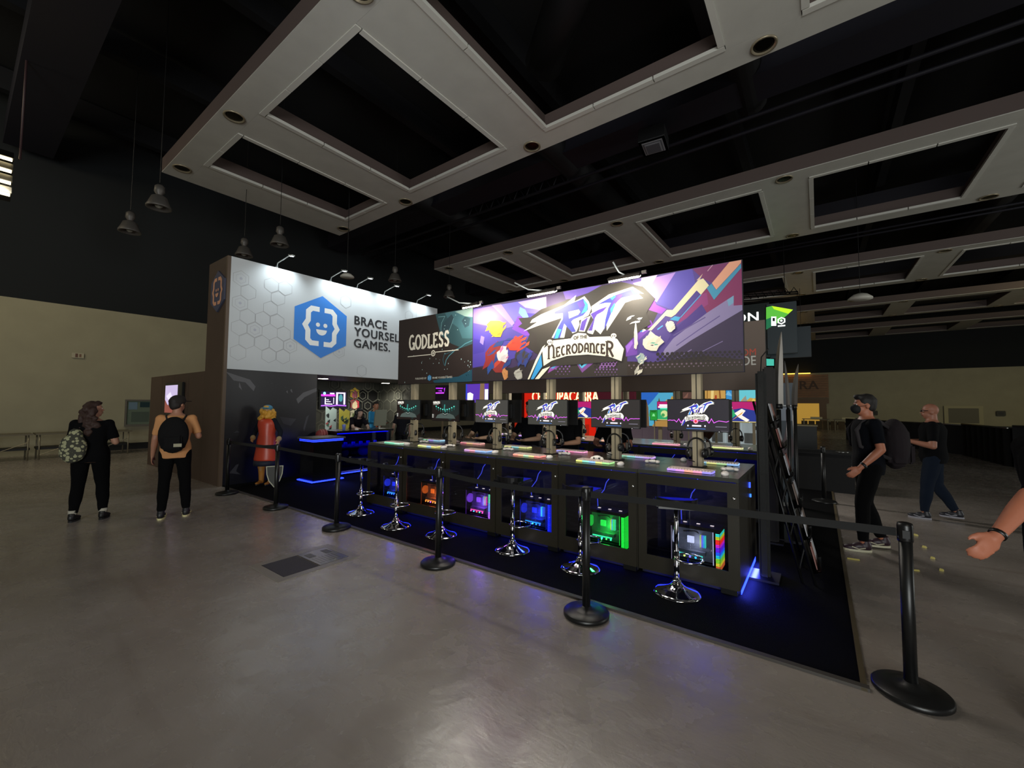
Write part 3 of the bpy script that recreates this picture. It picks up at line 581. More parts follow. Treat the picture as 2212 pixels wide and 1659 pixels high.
def gamepad(X, Y, z, label, rz=0., upright=False):
    t = thing('game_controller', label, 'controller', (X, Y, z), rz, 'white game controllers on the counters')
    if upright: t.rotation_euler = (1.2, 0, rz)
    o = MB(); o.ball((0, 0, .02), (.06, .035, .018), M['white']); o.ball((-.055, -.025, .018), (.025, .045, .018), M['white']); o.ball((.055, -.025, .018), (.025, .045, .018), M['white']); o.build('shell', t)
    for s in (-1, 1): MB().tube([(.03*s, -.005, .03), (.03*s, -.005, .045)], .01, M['blackp'], 8).build('thumb_stick', t)
    return t
def rift_logo(a, f, glow):
    """title lettering, as measured on the printed banner; f maps a measured point into the art's frame"""
    P = (lambda h, s=1.6: em(h, s)) if glow else (lambda h, s=0: pm(h))
    z = lambda q: [f(1120+x*.15068, 570+y*.15068) for x, y in q]
    cr, bl, pu, cyn = P('#f4f0e2' if glow else '#e9e4cf', 1.3), P('#3a3fc4' if glow else '#3b3f9e', 1.), P('#5a38c8' if glow else '#54389e', 1.), P('#3fa4ec' if glow else '#3a9ad6', 1.2)
    if not glow: a.poly(z([(0, 900), (330, 650), (700, 520), (1000, 420), (1180, 320), (1480, 260), (1790, 330), (1960, 500), (1840, 700), (1900, 860), (1720, 980), (1530, 1180), (1400, 1400), (340, 1480), (250, 1000)]), P('#332e28'))
    # swash and R
    a.poly(z([(75, 968), (280, 830), (170, 850), (200, 800), (330, 725), (660, 590), (830, 450), (805, 545), (950, 465), (1010, 540), (1050, 640), (1010, 740), (900, 800), (870, 815), (880, 870), (830, 985), (780, 1000), (700, 860), (660, 1060), (480, 1060), (620, 790), (610, 780), (400, 850), (280, 890)]), cr)
    a.poly(z([(520, 690), (720, 585), (935, 500), (1000, 580), (1000, 660), (930, 740), (790, 800), (760, 830), (830, 975), (770, 980), (660, 860), (600, 1060), (500, 1080), (560, 930), (640, 790), (640, 710), (520, 720)]), bl)
    a.poly(z([(520, 1080), (560, 1090), (620, 940), (560, 930)]), cyn); a.poly(z([(935, 500), (1000, 580), (985, 680), (900, 720), (950, 620)]), cyn)
    a.poly(z([(720, 690), (870, 655), (890, 690), (860, 730), (730, 785)]), cr)
    a.poly(z([(840, 560), (930, 520), (960, 600), (880, 640)]), pu)
    # I
    a.poly(z([(905, 800), (1040, 745), (950, 985), (870, 970)]), cr); a.poly(z([(910, 830), (1000, 765), (940, 960), (880, 950)]), pu)
    # F and T
    a.poly(z([(1050, 610), (1300, 440), (1640, 330), (1800, 430), (1710, 420), (1790, 495), (1640, 520), (1530, 560), (1480, 640), (1270, 960), (1265, 880), (1180, 1010), (1100, 940), (1070, 1010), (980, 990), (1080, 800), (1030, 720), (1060, 690)]), cr)
    a.poly(z([(1130, 590), (1290, 500), (1420, 440), (1640, 360), (1700, 440), (1480, 490), (1400, 560), (1320, 740), (1230, 960), (1250, 800), (1290, 640), (1330, 560), (1250, 560)]), bl)
    a.poly(z([(1340, 570), (1420, 440), (1500, 440), (1460, 500), (1390, 580), (1350, 700), (1310, 690)]), pu); a.poly(z([(1320, 500), (1370, 450), (1400, 470), (1350, 520)]), cyn); a.poly(z([(1610, 370), (1740, 430), (1660, 445)]), cyn); a.poly(z([(1320, 650), (1380, 560), (1390, 600), (1330, 720)]), cyn)
    a.poly(z([(1040, 720), (1150, 660), (1280, 610), (1220, 680), (1130, 730), (1100, 780), (1060, 960), (1000, 960), (1080, 800)]), pu)
    # scroll
    a.poly(z([(330, 1210), (400, 1170), (500, 1075), (740, 1050), (770, 1000), (850, 970), (980, 975), (1040, 1020), (1330, 1020), (1430, 1050), (1545, 1220), (1490, 1410), (1300, 1350), (1000, 1320), (700, 1340), (480, 1410), (345, 1480)]), P('#2b2622', .02))
    a.poly(z([(345, 1230), (420, 1170), (500, 1100), (755, 1070), (790, 1020), (860, 990), (970, 1000), (1020, 1050), (1330, 1040), (1420, 1080), (1515, 1220), (1480, 1395), (1300, 1330), (1000, 1300), (700, 1320), (480, 1390), (365, 1465)]), cr)
    # long tail swash
    a.poly(z([(350, 1190), (390, 1160), (230, 1500), (160, 1660), (135, 1660), (250, 1380)]), cr); a.poly(z([(250, 1480), (330, 1300), (345, 1470), (220, 1660), (180, 1660)]), bl if glow else cyn)
    if not glow: a.poly(z([(460, 1470), (350, 1510), (240, 1660), (300, 1660)]), cr)
    dk_ = P('#3a2c24', .05)
    def warpz(x, y):
        t_ = x/900.; yy = 1365-60*math.sin(PI*min(max(t_, 0), 1))-68*t_-y
        return f(1120+(430+x)*.15068, 570+yy*.15068)
    e0, e1 = f(1250, 700), f(1265.068, 700); ws = math.hypot(e1[0]-e0[0], e1[1]-e0[1])/100
    def W_(x, y): q = warpz(x, y); return q
    a.stroke('N', 0, 0, 185, dk_, .15, .48, W_, True, ws)
    def W2_(x, y): return warpz(x+118, y)
    a.stroke('ECRODANCE', 0, 0, 125, dk_, .19, .50, W2_, True, ws)
    def W3_(x, y): return warpz(x+835, y-30)
    a.stroke('R', 0, 0, 205, dk_, .14, .52, W3_, True, ws)
    def T_(x, y): return f(1120+(795+x)*.15068, 570+(1090-y-x*.12)*.15068)
    s0 = a.stroke  # small line of lettering above
    a.d += a.lay*4; vs, fs, w_, h_ = textmesh('OF THE', 0); k_ = 48/h_*1.0
    for e, g in ((0, 0), (4, 0), (0, 4), (4, 4)): a.d += a.lay; a.mb.add([a.P(*T_(x*k_*.86+e, y*k_+g)) for x, y in vs], fs, dk_)
    if not glow:
        for sx, sy in ((455, 1120), (1370, 1030)):
            q = [(sx+48*math.cos(2*PI*k/12), sy+42*math.sin(2*PI*k/12)) for k in range(12)]; a.poly(z(q), dk_)
            q = [(sx+40*math.cos(2*PI*k/12), sy+34*math.sin(2*PI*k/12)) for k in range(12)]; a.poly(z(q), cr); a.poly(z([(sx-22, sy+20), (sx+22, sy+20), (sx+18, sy+48), (sx-18, sy+48)]), cr)
            for e in (-14, 16): a.poly(z([(sx+e+9*math.cos(2*PI*k/8), sy+4+11*math.sin(2*PI*k/8)) for k in range(8)]), dk_)
WM, HM = .585, .325
def monitor(X, Y, z, label, kind, rz=0., grp='monitors on the demo posts', bg='#302c36'):
    """z is the centre height; faces -Y"""
    t = thing('monitor', label, 'monitor', (X, Y, z), rz, grp)
    MB().box((0, .012, 0), (WM, .022, HM), M['blackp'], None, .004).build('bezel', t)
    MB().box((0, .05, .0), (.3, .06, .2), M['blackp'], None, .01).build('rear_shell', t); MB().box((0, .105, 0), (.1, .055, .1), M['blackm']).build('bracket', t)
    if kind == 'off': return t
    a = Art((0, -.0005, 0), (1, 0, 0), (0, 0, 1), .0003); hw, hh = WM/2-.006, HM/2-.007
    if kind == 'rift':
        a.rect(-hw, -hh, hw, hh, em(bg, .9))  # background glow stands in for the hall reflected in the screen
        n = 26; pts = [(-hw+2*hw*k/n, -.055+random.uniform(-.006, .006)+(.02*(1 if k % 2 else -1) if k in (4, 5, 6, 18, 19, 20) else 0)) for k in range(n+1)]
        a.line(pts, .006, em('#d65ae8', 1.6))
        def f(px, py): return ((px-1262)/238*.30-.0, (735-py)/238*.30-.0)
        rift_logo(a, f, True)
        a.disc(-.01, -.06, .024, em('#ff8aa0', 1.8), 7); a.disc(-.01, -.06, .014, em('#e0203c', 1.5), 6)
        for u, w_ in ((-.09, .012), (-.045, .085), (.07, .012)): a.rect(u, -.112, u+w_, -.098, em('#f2ecff', 1.6), True)
        a.rect(-.1, -.137, .08, -.132, em('#4a80d8', 1.2)); a.rect(.17, -.112, .27, -.106, em('#9a94a8', .8)); a.rect(.22, -.152, .28, -.146, em('#8a8890', .5))
    elif kind == 'godless':
        a.rect(-hw, -hh, hw, hh, em('#241b1a', .7)); a.poly([(-.1, hh), (hw, hh), (hw, -.05), (.1, -hh), (-.05, 0)], em('#26302f', .8))
        a.stroke('GODLESS', -.26, .105, .03, em('#f4f0e4', 1.6), .2, .6); a.rect(-.26, .088, -.14, .091, em('#f4f0e4', 1.4))
        a.poly([(-.2, -.12), (-.16, -.07), (-.06, -.04), (0, -.06), (.08, -.04), (.18, -.07), (.22, -.12)], em('#5d6b66', .7)); a.poly([(-.08, -.03), (-.03, -.07), (.04, -.07), (.1, -.02), (.0, -.04)], em('#10100f', .5)); a.line([(-.05, -.045), (.0, -.06), (.06, -.045)], .006, em('#c8d8d0', 1.))
        for k in range(9):
            u = -.19+.048*k; v = .06-.05*math.sin(PI*k/8)+.0; a.disc(u, v, .011, em('#5ae0c8', 1.7), 8); a.line([(u, v), (u+.006, v-.05)], .008, em('#2f7a72', .9))
        a.line([(.0, .09), (-.01, .02), (.02, -.02)], .02, em('#3c9a90', 1.))
        for v in (-.07, -.09, -.11): a.rect(-.27, v, -.24, v+.008, em('#e8e8e0', 1.2), True)
    else:
        a.rect(-hw, -hh, hw, hh, em('#2c3a8c', 1.)); a.poly([(-hw, hh), (hw, hh), (hw, .02), (.1, .06), (-.1, .02), (-hw, .05)], em('#b0206a', 1.1)); a.poly([(-hw, .02), (-.02, .04), (.02, -.05), (-.1, -hh), (-hw, -hh)], em('#2fa468', 1.1))
        a.rect(-.25, .085, -.06, .11, em('#ffffff', 1.5)); a.rect(-.27, .055, -.03, .078, em('#ffffff', 1.5)); a.rect(-.24, .03, -.06, .048, em('#4ae0b0', 1.4))
        a.disc(-.17, -.05, .06, em('#c8d890', 1.1), 9); a.disc(-.19, -.07, .03, em('#48a058', 1.), 8); a.poly([(.0, -.02), (.1, .05), (.15, .02), (.1, -.05), (.2, -.12), (.16, -.15), (.05, -.08)], em('#efe6da', 1.2)); a.poly([(-.05, -.14), (.12, .01), (.1, -.03)], em('#e0a030', 1.1)); a.rect(-hw, -hh, hw, -hh+.012, em('#d8c880', 1.))
    a.build('picture', t); MB().box((.2, -.004, -HM/2+.004), (.006, .002, .003), em('#ffffff', 2.)).build('power_light', t)
    return t
def computer(X, Y, z, cols, label, rot=0.):
    """glass sided gaming computer, glass toward -Y; cols: main glow, accents"""
    t = thing('gaming_computer', label, 'computer', (X, Y, z), rot, 'lit computers in the cabinets'); w, d, h = .43, .21, .40
    main, ac, strip = cols; bk = mat('case black', '#0c0c0e', .35, .4)
    o = MB(); o.bb((-w/2, -d/2, 0), (w/2, d/2, .02), bk); o.bb((-w/2, -d/2, h-.03), (w/2, d/2, h), bk); o.bb((-w/2, d/2-.01, .02), (w/2, d/2, h-.03), bk); o.bb((-w/2, -d/2, .02), (-w/2+.012, d/2, h-.03), bk); o.bb((w/2-.05, -d/2, .02), (w/2-.04, d/2, h-.03), bk); o.bb((w/2-.05, -d/2, .02), (w/2-.005, -d/2+.006, h-.03), bk); o.bb((-w/2, -d/2, .02), (w/2-.05, -d/2+.05, .07), bk); o.build('frame', t)
    MB().bb((-.20, .0, .06), (.14, .012, .365), mat('mainboard '+main, '#4a4c52', .5, emit=main, es=.07)).build('mainboard', t)  # faint emission in the board stands in for the case glow
    g = MB(); g.bb((-.17, -.06, .12), (.08, .0, .155), mat('card shroud', '#5b5c62', .35)); g.build('graphics_card', t); MB().bb((-.16, -.068, .11), (.06, -.06, .122), em(ac[0], 3.)).build('card_light', t)
    for k in range(5): MB().ball((-.15+.05*k, -.07, .10), .010, em(ac[k % len(ac)], 5.), 8, 6).build('card_light', t)
    for k in range(4): MB().bb((.03+.014*k, -.035, .19), (.037+.014*k, .0, .30), em(ac[(k+1) % len(ac)], 1.8)).build('memory', t)
    c = MB(); R_ = Matrix.Rotation(PI/2, 3, 'X'); c.lathe([(.03, 0), (.042, 0), (.042, .02), (.03, .02)], (-.05, -.02, .25), em(main, 2.4), 4, R_ @ Matrix.Rotation(PI/4, 3, 'Z')); c.build('cooler_ring', t); MB().lathe([(.028, 0), (.001, 0)], (-.05, -.024, .25), em(ac[0], .8), 12, R_).build('cooler_cap', t)
    for k in range(1):
        f = MB(); R2 = Matrix.Rotation(PI/2, 3, 'Y'); f.lathe([(.045, -.01), (.058, -.01), (.058, .01), (.045, .01)], (-.19, -.045, .26), em(main, 1.2), 18, R2); fo = f.build('rear_fan', t); b = MB()
        for q in range(7): A = 2*PI*q/7; b.add([(-.19, -.045, .26), (-.185, -.045+.045*math.cos(A), .26+.045*math.sin(A)), (-.195, -.045+.045*math.cos(A+.6), .26+.045*math.sin(A+.6))], [[0, 1, 2]], mat('fan blade', '#44464c', .4))
        b.build('blade', fo)
    MB().tube([(-.08, .04, .28), (-.12, 0, .31), (-.02, -.02, .33), (.03, .02, .30)], .007, bk, 8).build('coolant_pipe', t)
    s = MB(); n = len(strip)
    for k in range(24 if n else 0):
        zz = .035+.0138*k; s.bb((w/2-.035, -d/2-.003, zz), (w/2-.004, -d/2+.001, zz+.009), em(strip[int(k*n/24)], 2.6)); s.bb((w/2-.001, -d/2, zz), (w/2+.003, d/2, zz+.009), em(strip[int(k*n/24)], 1.3))
    if n: s.build('front_light_strip', t)
    MB().bb((-w/2+.012, -d/2-.001, .022), (w/2-.05, -d/2+.004, .028), em(main, 1.8)).build('edge_light', t); MB().bb((-w/2+.005, -d/2-.001, .03), (-w/2+.010, -d/2+.004, h-.03), em(main, .5)).build('edge_light', t)
    MB().bb((-w/2+.012, -d/2+.05, h-.038), (w/2-.05, -d/2+.056, h-.032), em(main, 1.6)).build('edge_light', t); MB().bb((w/2-.062, -d/2+.01, .03), (w/2-.055, -d/2+.015, h-.035), em(main, 1.5)).build('edge_light', t)
    for k in range(3): MB().bb((-.12+.12*k, -.02, h), (-.09+.12*k, .0, h+.004), em('#fff0e8', 1.5)).build('top_light', t)
    MB().bb((-w/2+.012, -d/2-.002, .03), (w/2-.05, -d/2+.001, h-.03), glass()).build('glass_panel', t)
    q = light('POINT', 'case_glow', (.0, -.075, .22), 2.2 if main == '#e8e4ff' else 7., tuple(max(.02, x) for x in lin(main)), size=.05); q.parent = t
    return t
def stool(X, Y, label, rz=0.):
    t = thing('bar_stool', label, 'stool', (X, Y, .012), rz, 'chrome bar stools'); c = M['chrome']
    MB().lathe([(.20, 0), (.20, .006), (.17, .018), (.11, .035), (.06, .062), (.038, .09), (.034, .11), (.001, .11)], (0, 0, 0), c, 36).build('base', t)
    MB().tube([(0, 0, .09), (0, 0, .36)], .024, c, 16).build('column', t); MB().tube([(0, 0, .36), (0, 0, .75)], .019, c, 16).build('piston', t)
    MB().tube([(0, 0, .30)]+[(.13+.115*math.cos(a)-.03, .125*math.sin(a), .30) for a in [math.radians(d) for d in range(-180, 181, 18)]], .009, c, 8).build('footrest', t)
    s = MB(); s.box((0, 0, .772), (.36, .34, .04), mat('black seat vinyl', '#0d0d10', .3), None, .02); s.build('seat', t)
    vs = []; n = 12
    b = MB()
    for k in range(n):
        A0, A1 = math.radians(200+k*140/n), math.radians(200+(k+1)*140/n)
        q = [(r_*math.cos(A), r_*math.sin(A), z_) for r_, z_ in ((.175, .77), (.185, .835), (.165, .835), (.155, .77)) for A in (A0, A1)]
        b.add(q, [[0, 1, 3, 2], [2, 3, 5, 4], [4, 5, 7, 6]], mat('black seat vinyl'))
    b.build('low_backrest', t); pass
    return t
postm = mat('pale aluminium post', '#a3967c', .5, .1); postd = mat('post groove', '#3a352c', .6)
def post(X, Y, label, h=2.0):
    t = thing('display_post', label, 'post', (X, Y, 1.02), 0, 'pale posts carrying monitors and banners')
    MB().bb((-.045, -.045, 0), (-.006, .045, h), postm).build('rail', t); MB().bb((.006, -.045, 0), (.045, .045, h), postm).build('rail', t); MB().bb((-.007, -.038, 0), (.007, .038, h), postd).build('groove', t)
    MB().bb((-.07, -.07, 0), (.07, .07, .008), M['blackm']).build('foot_plate', t)
    return t
ords = ['first', 'second', 'third', 'fourth', 'fifth', 'sixth']
def cabinet(X, Y, sgn, label, full=True, grp='black display cabinets'):
    """X right edge, Y front face; sgn +1 opens toward -Y, -1 toward +Y"""
    t = thing('display_cabinet', label, 'cabinet', (X-CW/2, Y, 0), 0 if sgn > 0 else PI, grp); w = CW/2-.002; D = .565
    MB().bb((-w, .0, .07), (-w+.02, D, .985), cab).build('side_panel', t); MB().bb((w-.02, 0, .07), (w, D, .985), cab).build('side_panel', t)
    MB().bb((-w+.02, .02, .10), (w-.02, D, .13), mat('cabinet shelf', '#0b0b0d', .35)).build('floor_shelf', t); MB().bb((-w+.02, D-.02, .13), (w-.02, D, .985), mat('cabinet back', '#2c2d50', .6)).build('rear_panel', t)
    MB().bb((-w, 0.0, .985), (w, D, 1.02), topm).build('worktop', t)
    MB().bb((-w+.02, .06, .02), (w-.02, D, .07), M['black']).build('plinth', t)
    d = MB(); dz0, dz1 = .07, .98; a0, a1 = -w+.008, w-.008; gl, gr = -CW/2+.09, CW/2-.09
    for q in (((a0, -.018, dz0), (gl, 0, dz1)), ((gr, -.018, dz0), (a1, 0, dz1)), ((gl, -.018, dz0), (gr, 0, .22)), ((gl, -.018, .895), (gr, 0, dz1))): d.bb(*q, cab)
    dr = d.build('door', t)
    MB().lathe([(.012, 0), (.013, .012), (.008, .018), (.001, .018)], (w-.035, -.018, .85), M['chrome'], 10, Matrix.Rotation(PI/2, 3, 'X')).build('lock_knob', dr)
    MB().bb((gl, -.012, .22), (gr, -.008, .895), glass('cabinet glass', '#dcdce4')).build('pane', dr)
    if full:
        MB().bb((-w+.03, D-.06, .965), (w-.03, D-.04, .975), em('#1a22e0', 40.)).build('light_strip', t)
        MB().tube([(.05, .3, .97), (.04, .28, .86), (.0, .26, .80), (-.02, .25, .72), (-.1, .25, .62), (-.1, .27, .45)], .005, em('#4a58ff', 1.2), 6).build('cable', t)
    return t
glowc = [('#e8e4ff', ['#40e0c0', '#c8e060', '#8060ff', '#30b0ff'], ['#c86030', '#d8c830', '#7ad030', '#20c0d0', '#2060ff', '#6020e0', '#d020c0', '#ff3020', '#c0d020', '#30e0c0']),
         ('#30ff50', ['#40ffa0', '#e0c040', '#40c0ff', '#60ff60'], ['#20ff40']), ('#2838ff', ['#30a0ff', '#4060ff', '#60ffe0'], ['#1a2cff']),
         ('#a050ff', ['#ff50b0', '#50d0ff', '#ff6040', '#60ffb0'], ['#c070ff', '#70a0ff', '#60e0a0']), ('#ff6a20', ['#ff8a30', '#ffb060', '#d060ff'], ['#ff7a30', '#a060ff']), ('#2a3cff', ['#40a0ff', '#3050ff'], [])]
cname = ['white and rainbow', 'green', 'blue', 'pink and violet', 'orange', 'deep blue']
kcols = [['#a060ff', '#d070ff', '#ff8060', '#ff70a0', '#7060ff'], ['#d8e040', '#60e0c0', '#60b0ff', '#d8e050', '#80e060'], ['#ff7050', '#ffa060', '#a0e0a0', '#e0d060', '#ff6050'], ['#d080e0', '#ff80a0', '#80a0ff', '#60a0ff'], ['#d0e050', '#e0f080', '#80c0ff', '#e8e050'], ['#50e0a0', '#60ffb0', '#a0f0c0']]
rcols = [['#70b0ff', '#a0e080', '#e0e060', '#60d0ff'], ['#c080ff', '#a0a0ff', '#60d0d0', '#50d090'], ['#ff80c0', '#ff60a0', '#8080ff'], ['#d8e060', '#70d0d0', '#e0e060'], ['#ff9080', '#ffb060', '#ff5070'], ['#80d0ff', '#9080ff', '#50e090']]
pos = ['front counter, right end', 'front counter, second from right', 'front counter, third from right', 'front counter, fourth from right', 'front counter, fifth from right', 'front counter, far left end']
for i in range(6):
    X = X0-CW*i; cx = X-CW/2; ln = pos[i]
    cabinet(X, 4.08, 1, 'black glass-door cabinet facing the aisle, '+ln)
    cabinet(X, 4.08+1.14, -1, 'black cabinet on the rear side, '+ln, True, 'rear facing display cabinets')
    computer(cx+.055, 4.08+.2, .131, glowc[i], 'gaming computer glowing %s, %s' % (cname[i], ln))
    post(cx-.005, 4.65, 'pale grooved post, '+ln)
    monitor([-.985, -1.855, -2.75, -3.655, -4.555, -5.41][i]-.0, 4.47, 1.555, ('dark monitor showing RIFT title, ' if i < 4 else 'monitor showing GODLESS title and teal creature, ')+ln, 'rift' if i < 4 else 'godless', bg=['#2c2830', '#35312f', '#474640', '#4c4a46', '', ''][i])  # greyer bg paints the hall's reflection into the left screens
    monitor(cx+.0, 4.83, 1.555, 'rear facing monitor seen from behind, '+ln, 'off', PI, 'rear facing monitors on the demo posts')
    headset(cx-.0, 4.575 if i else 4.56, 1.32, 'black headset on the front of its post, '+ln, [.0, .1, .9, 1.1, 1.3, 1.3][i])
    headset(cx+.02, 4.735, 1.32, 'black headset on the rear of its post, '+ln, PI+.5, 'headsets on the rear of the posts')
    kx = [-1.0, -1.99, -2.86, -3.68, -4.62, -5.42][i]
    keyb(kx, 4.24, 1.0205, kcols[i], 'white keyboard with %s glow, %s' % (['violet and orange', 'yellow green', 'red', 'pink and blue', 'yellow', 'mint green'][i], ln), -.03)
    mouse(kx+.30, 4.22, 1.0205, 'white mouse on the front edge, '+ln, i in (0, 2))
    keyb(cx+.12, 4.98, 1.0205, rcols[i], 'white keyboard on the rear half of the worktop, '+ln, PI)
    mouse(cx-.24, 5.0, 1.0205, 'white mouse on the rear half of the worktop, '+ln, False)
gamepad(-.72, 4.55, 1.0205, 'white game controller at the right corner of the front counter', .4); gamepad(-1.48, 4.62, 1.0205, 'white game controller lying between the two rightmost posts', .1); gamepad(-2.06, 4.45, 1.035, 'white game controller propped beside the second post from the right', .2, True)
gamepad(-4.42, 4.45, 1.0205, 'white game controller beside the fifth post from the right', .7); gamepad(-3.45, 4.62, 1.0205, 'white game controller by the fourth post from the right', .2); gamepad(-2.6, 4.66, 1.0205, 'white game controller by the third post from the right', .3); gamepad(-5.2, 4.66, 1.0205, 'white game controller by the leftmost post', .3)
# strip lights under the cabinets
t = thing('plinth_light', 'blue light strip running under the front edge of the front counter', 'light strip', (0, 0, 0))
for i in range(6):
    X = X0-CW*i; MB().bb((X-CW+.05, 4.11, .055), (X-.05, 4.13, .068), em('#1420ff', 16.)).build('strip', t); MB().bb((X-.16, 4.10, .012), (X-.03, 4.16, .07), M['blackm']).build('adjustable_foot', t)
t = thing('plinth_light', 'bright blue light strip under the right end of the front counter', 'light strip', (0, 0, 0)); MB().bb((X0-.006, 4.12, .03), (X0, 5.1, .07), em('#1426ff', 12.)).build('strip', t)
light('AREA', 'plinth_glow', (X0+.03, 4.6, .06), 14, (.06, .08, 1), (X0+.05, 4.6, 0), 1.0, .04).rotation_euler = (0, 0, PI/2)
t = thing('cable_leads', 'small blue lit cable plugs on the right end of the counter', 'cable', (X0, 4.7, .8)); MB().bb((0, .0, .05), (.012, .03, .1), em('#2a48ff', 3.)).build('plug', t); MB().bb((0, .05, -.05), (.012, .07, -.02), em('#2a68ff', 3.)).build('plug', t)
for i, (x, y) in enumerate(((-1.04, 3.87), (-1.97, 3.85), (-2.82, 3.85), (-3.85, 3.74), (-4.6, 3.63), (-5.57, 3.74))):
    stool(x, y, 'chrome bar stool '+['nearest the right stanchion, before the rainbow computer', 'before the green computer', 'before the blue computer', 'before the pink and violet computer', 'before the orange computer', 'at the far left end of the counter'][i], [.4, 0, .1, -.3, -.2, .1][i])
# second counter behind
p2 = ['at its right end', 'second from its right end', 'third from its right end', 'fourth from its right end', 'fifth from its right end', 'at its left end']
Y2 = 6.74
for i in range(6):
    X = -.60-CW*i; cx = X-CW/2
    cabinet(X, Y2, 1, 'cabinet of the second counter, '+p2[i], True, 'second counter cabinets'); cabinet(X, Y2+1.13, -1, 'rear side cabinet of the second counter, '+p2[i], False, 'second counter rear cabinets')
    post(cx, Y2+.578, 'pale post on the second counter, '+p2[i], 1.9)
    monitor(cx+.0, Y2+.455, 1.56, 'colourful magenta, blue and green monitor on the second counter, '+p2[i], 'art', 0, 'monitors on the second counter')
    headset(cx+.0, Y2+.54, 1.30, 'black headset on the second counter post, '+p2[i], .2, 'headsets on the second counter'); keyb(cx-.06, Y2+.15, 1.0205, [['#c8e060', '#e0e080'], ['#ff7090', '#ff80a0'], ['#ffa070', '#ff9070'], ['#ff80a0', '#ff8080'], ['#c080ff', '#8090ff'], ['#ff8070', '#d0a0ff']][i], 'glowing keyboard on the second counter, '+p2[i])
    mouse(cx+.24, Y2+.15, 1.0205, 'white mouse on the second counter, '+p2[i], False)
# ------------------------------------------------------------------ banners
YB = 4.575
def banner(x0, x1, y, z0, z1, name, label, mat_, rim=.012):
    t = thing(name, label, 'banner', ((x0+x1)/2, y, (z0+z1)/2)); w, h = (x1-x0)/2, (z1-z0)/2
    MB().bb((-w, 0, -h), (w, rim, h), mat_).build('fabric_panel', t); MB().bb((-w-.004, rim*.3, -h-.004), (w+.006, .028, h+.004), M['black']).build('frame', t); return t
xs = ony(1021, 745, YB)[0]
xl, xr, zb, zt = -5.82, -.575, 1.985, 3.09
bb1 = banner(xl, xs-.002, YB, zb, zt, 'godless_banner', 'dark brown and teal banner lettered GODLESS over the counter', mat('banner brown ink', '#2a201e', .6))
O = (-(xl+xs)/2, -.0, -(zb+zt)/2)
a = Art((O[0], -.001, O[2]), (1, 0, 0), (0, 0, 1), .00005)
def B(px, py): q = ony(px, py, YB); return (min(max(q[0], xl+.002), xr-.002), min(max(q[2], zb+.002), zt-.002))
def Bz(q, k=.22604, ox=840, oy=540): return [B(ox+x*k, oy+y*k) for x, y in q]
z9 = lambda q: [B(860+x*.14467, 650+y*.14467) for x, y in q]
def cl(q, a0, a1): return [(min(max(x, a0), a1), y) for x, y in q]
GZ = lambda q: cl(z9(q), xl+.002, xs-.004)
a.poly(GZ([(560, 200), (1130, 60), (1120, 640), (950, 700), (800, 640), (640, 520)]), pm('#2d4a50')); a.poly(GZ([(700, 180), (1130, 70), (1125, 560), (960, 560), (900, 400), (760, 300)]), pm('#3c6169'))
a.poly(GZ([(850, 160), (1130, 90), (1125, 240), (1000, 230)]), pm('#8aa49c'))
a.poly(GZ([(650, 500), (640, 400), (700, 300), (800, 200), (830, 250), (790, 380), (740, 500), (700, 525)]), pm('#2a3f47')); a.poly(GZ([(950, 300), (1000, 230), (1080, 260), (1060, 370), (1000, 400)]), pm('#2b434c'))
a.line(GZ([(600, 240), (700, 230), (650, 330), (640, 420), (650, 500), (700, 520), (750, 480), (800, 350), (830, 260)]), .008, pm('#6f9aa0')); a.line(GZ([(1110, 590), (1000, 640), (940, 690), (860, 730), (760, 820), (720, 880), (700, 970)]), .014, pm('#4f8490')); a.line(GZ([(690, 960), (670, 880), (690, 800), (850, 740)]), .012, pm('#2f5560'))
a.poly(GZ([(520, 1190), (700, 1150), (900, 1130), (1120, 1020), (1115, 1230), (540, 1250)]), pm('#1f4a5c'))
random.seed(5)
for _ in range(70):
    x, y = random.uniform(40, 1110), random.uniform(720, 1230); 
    if random.random() < (x/1110): a.disc(*GZ([(x, y)])[0], random.uniform(.003, .008), pm('#b9d8da'), 6, True, ry=random.uniform(.005, .014))
for x, y in ((700, 370), (690, 420), (720, 460), (670, 480), (1000, 290), (1010, 340), (860, 210), (890, 430)): a.disc(*GZ([(x, y)])[0], .008, pm('#a8c8c8'), 6, True)
def wg(x, y): s_ = 1.0-.0*x; return (x, y+.0-.035*math.sin(PI*min(1, x/.84)))
u0, v0 = GZ([(160, 755)])[0]; a.stroke('GODLESS', u0+.02, v0+.03, .225, pm('#e6dfce'), .17, .52, lambda x, y: (x*.93, y*(1.05-.12*math.sin(PI*min(1, x/1.1)))+.0))
a.line(GZ([(145, 835), (490, 800)]), .012, pm('#e6dfce')); a.line(GZ([(560, 765), (905, 730)]), .012, pm('#e6dfce')); u1, v1 = GZ([(526, 782)])[0]
a.disc(u1, v1, .05, pm('#e6dfce'), 16); a.disc(u1, v1, .034, pm('#2a201e'), 16); a.disc(u1, v1, .02, pm('#e6dfce'), 12); a.disc(u1, v1, .008, pm('#2a201e'), 8)
u2, v2 = GZ([(470, 1150)])[0]; a.poly([(u2+.05*math.cos(PI/2+k*PI/3), v2+.05*math.sin(PI/2+k*PI/3)) for k in range(6)], pm('#3f86b8')); a.line([(u2-.015, v2+.02), (u2-.02, v2), (u2-.015, v2-.02)], .006, pm('#bcd8e8')); a.line([(u2+.015, v2+.02), (u2+.02, v2), (u2+.015, v2-.02)], .006, pm('#bcd8e8'), True)
a.text('PUBLISHED BY', u2-.07, v2-.016, .03, pm('#c8c4b8'), .02, width=.27, align='r'); a.text('BRACE YOURSELF GAMES', u2+.07, v2-.016, .03, pm('#c8c4b8'), .02, width=.44)
a.build('print', bb1)
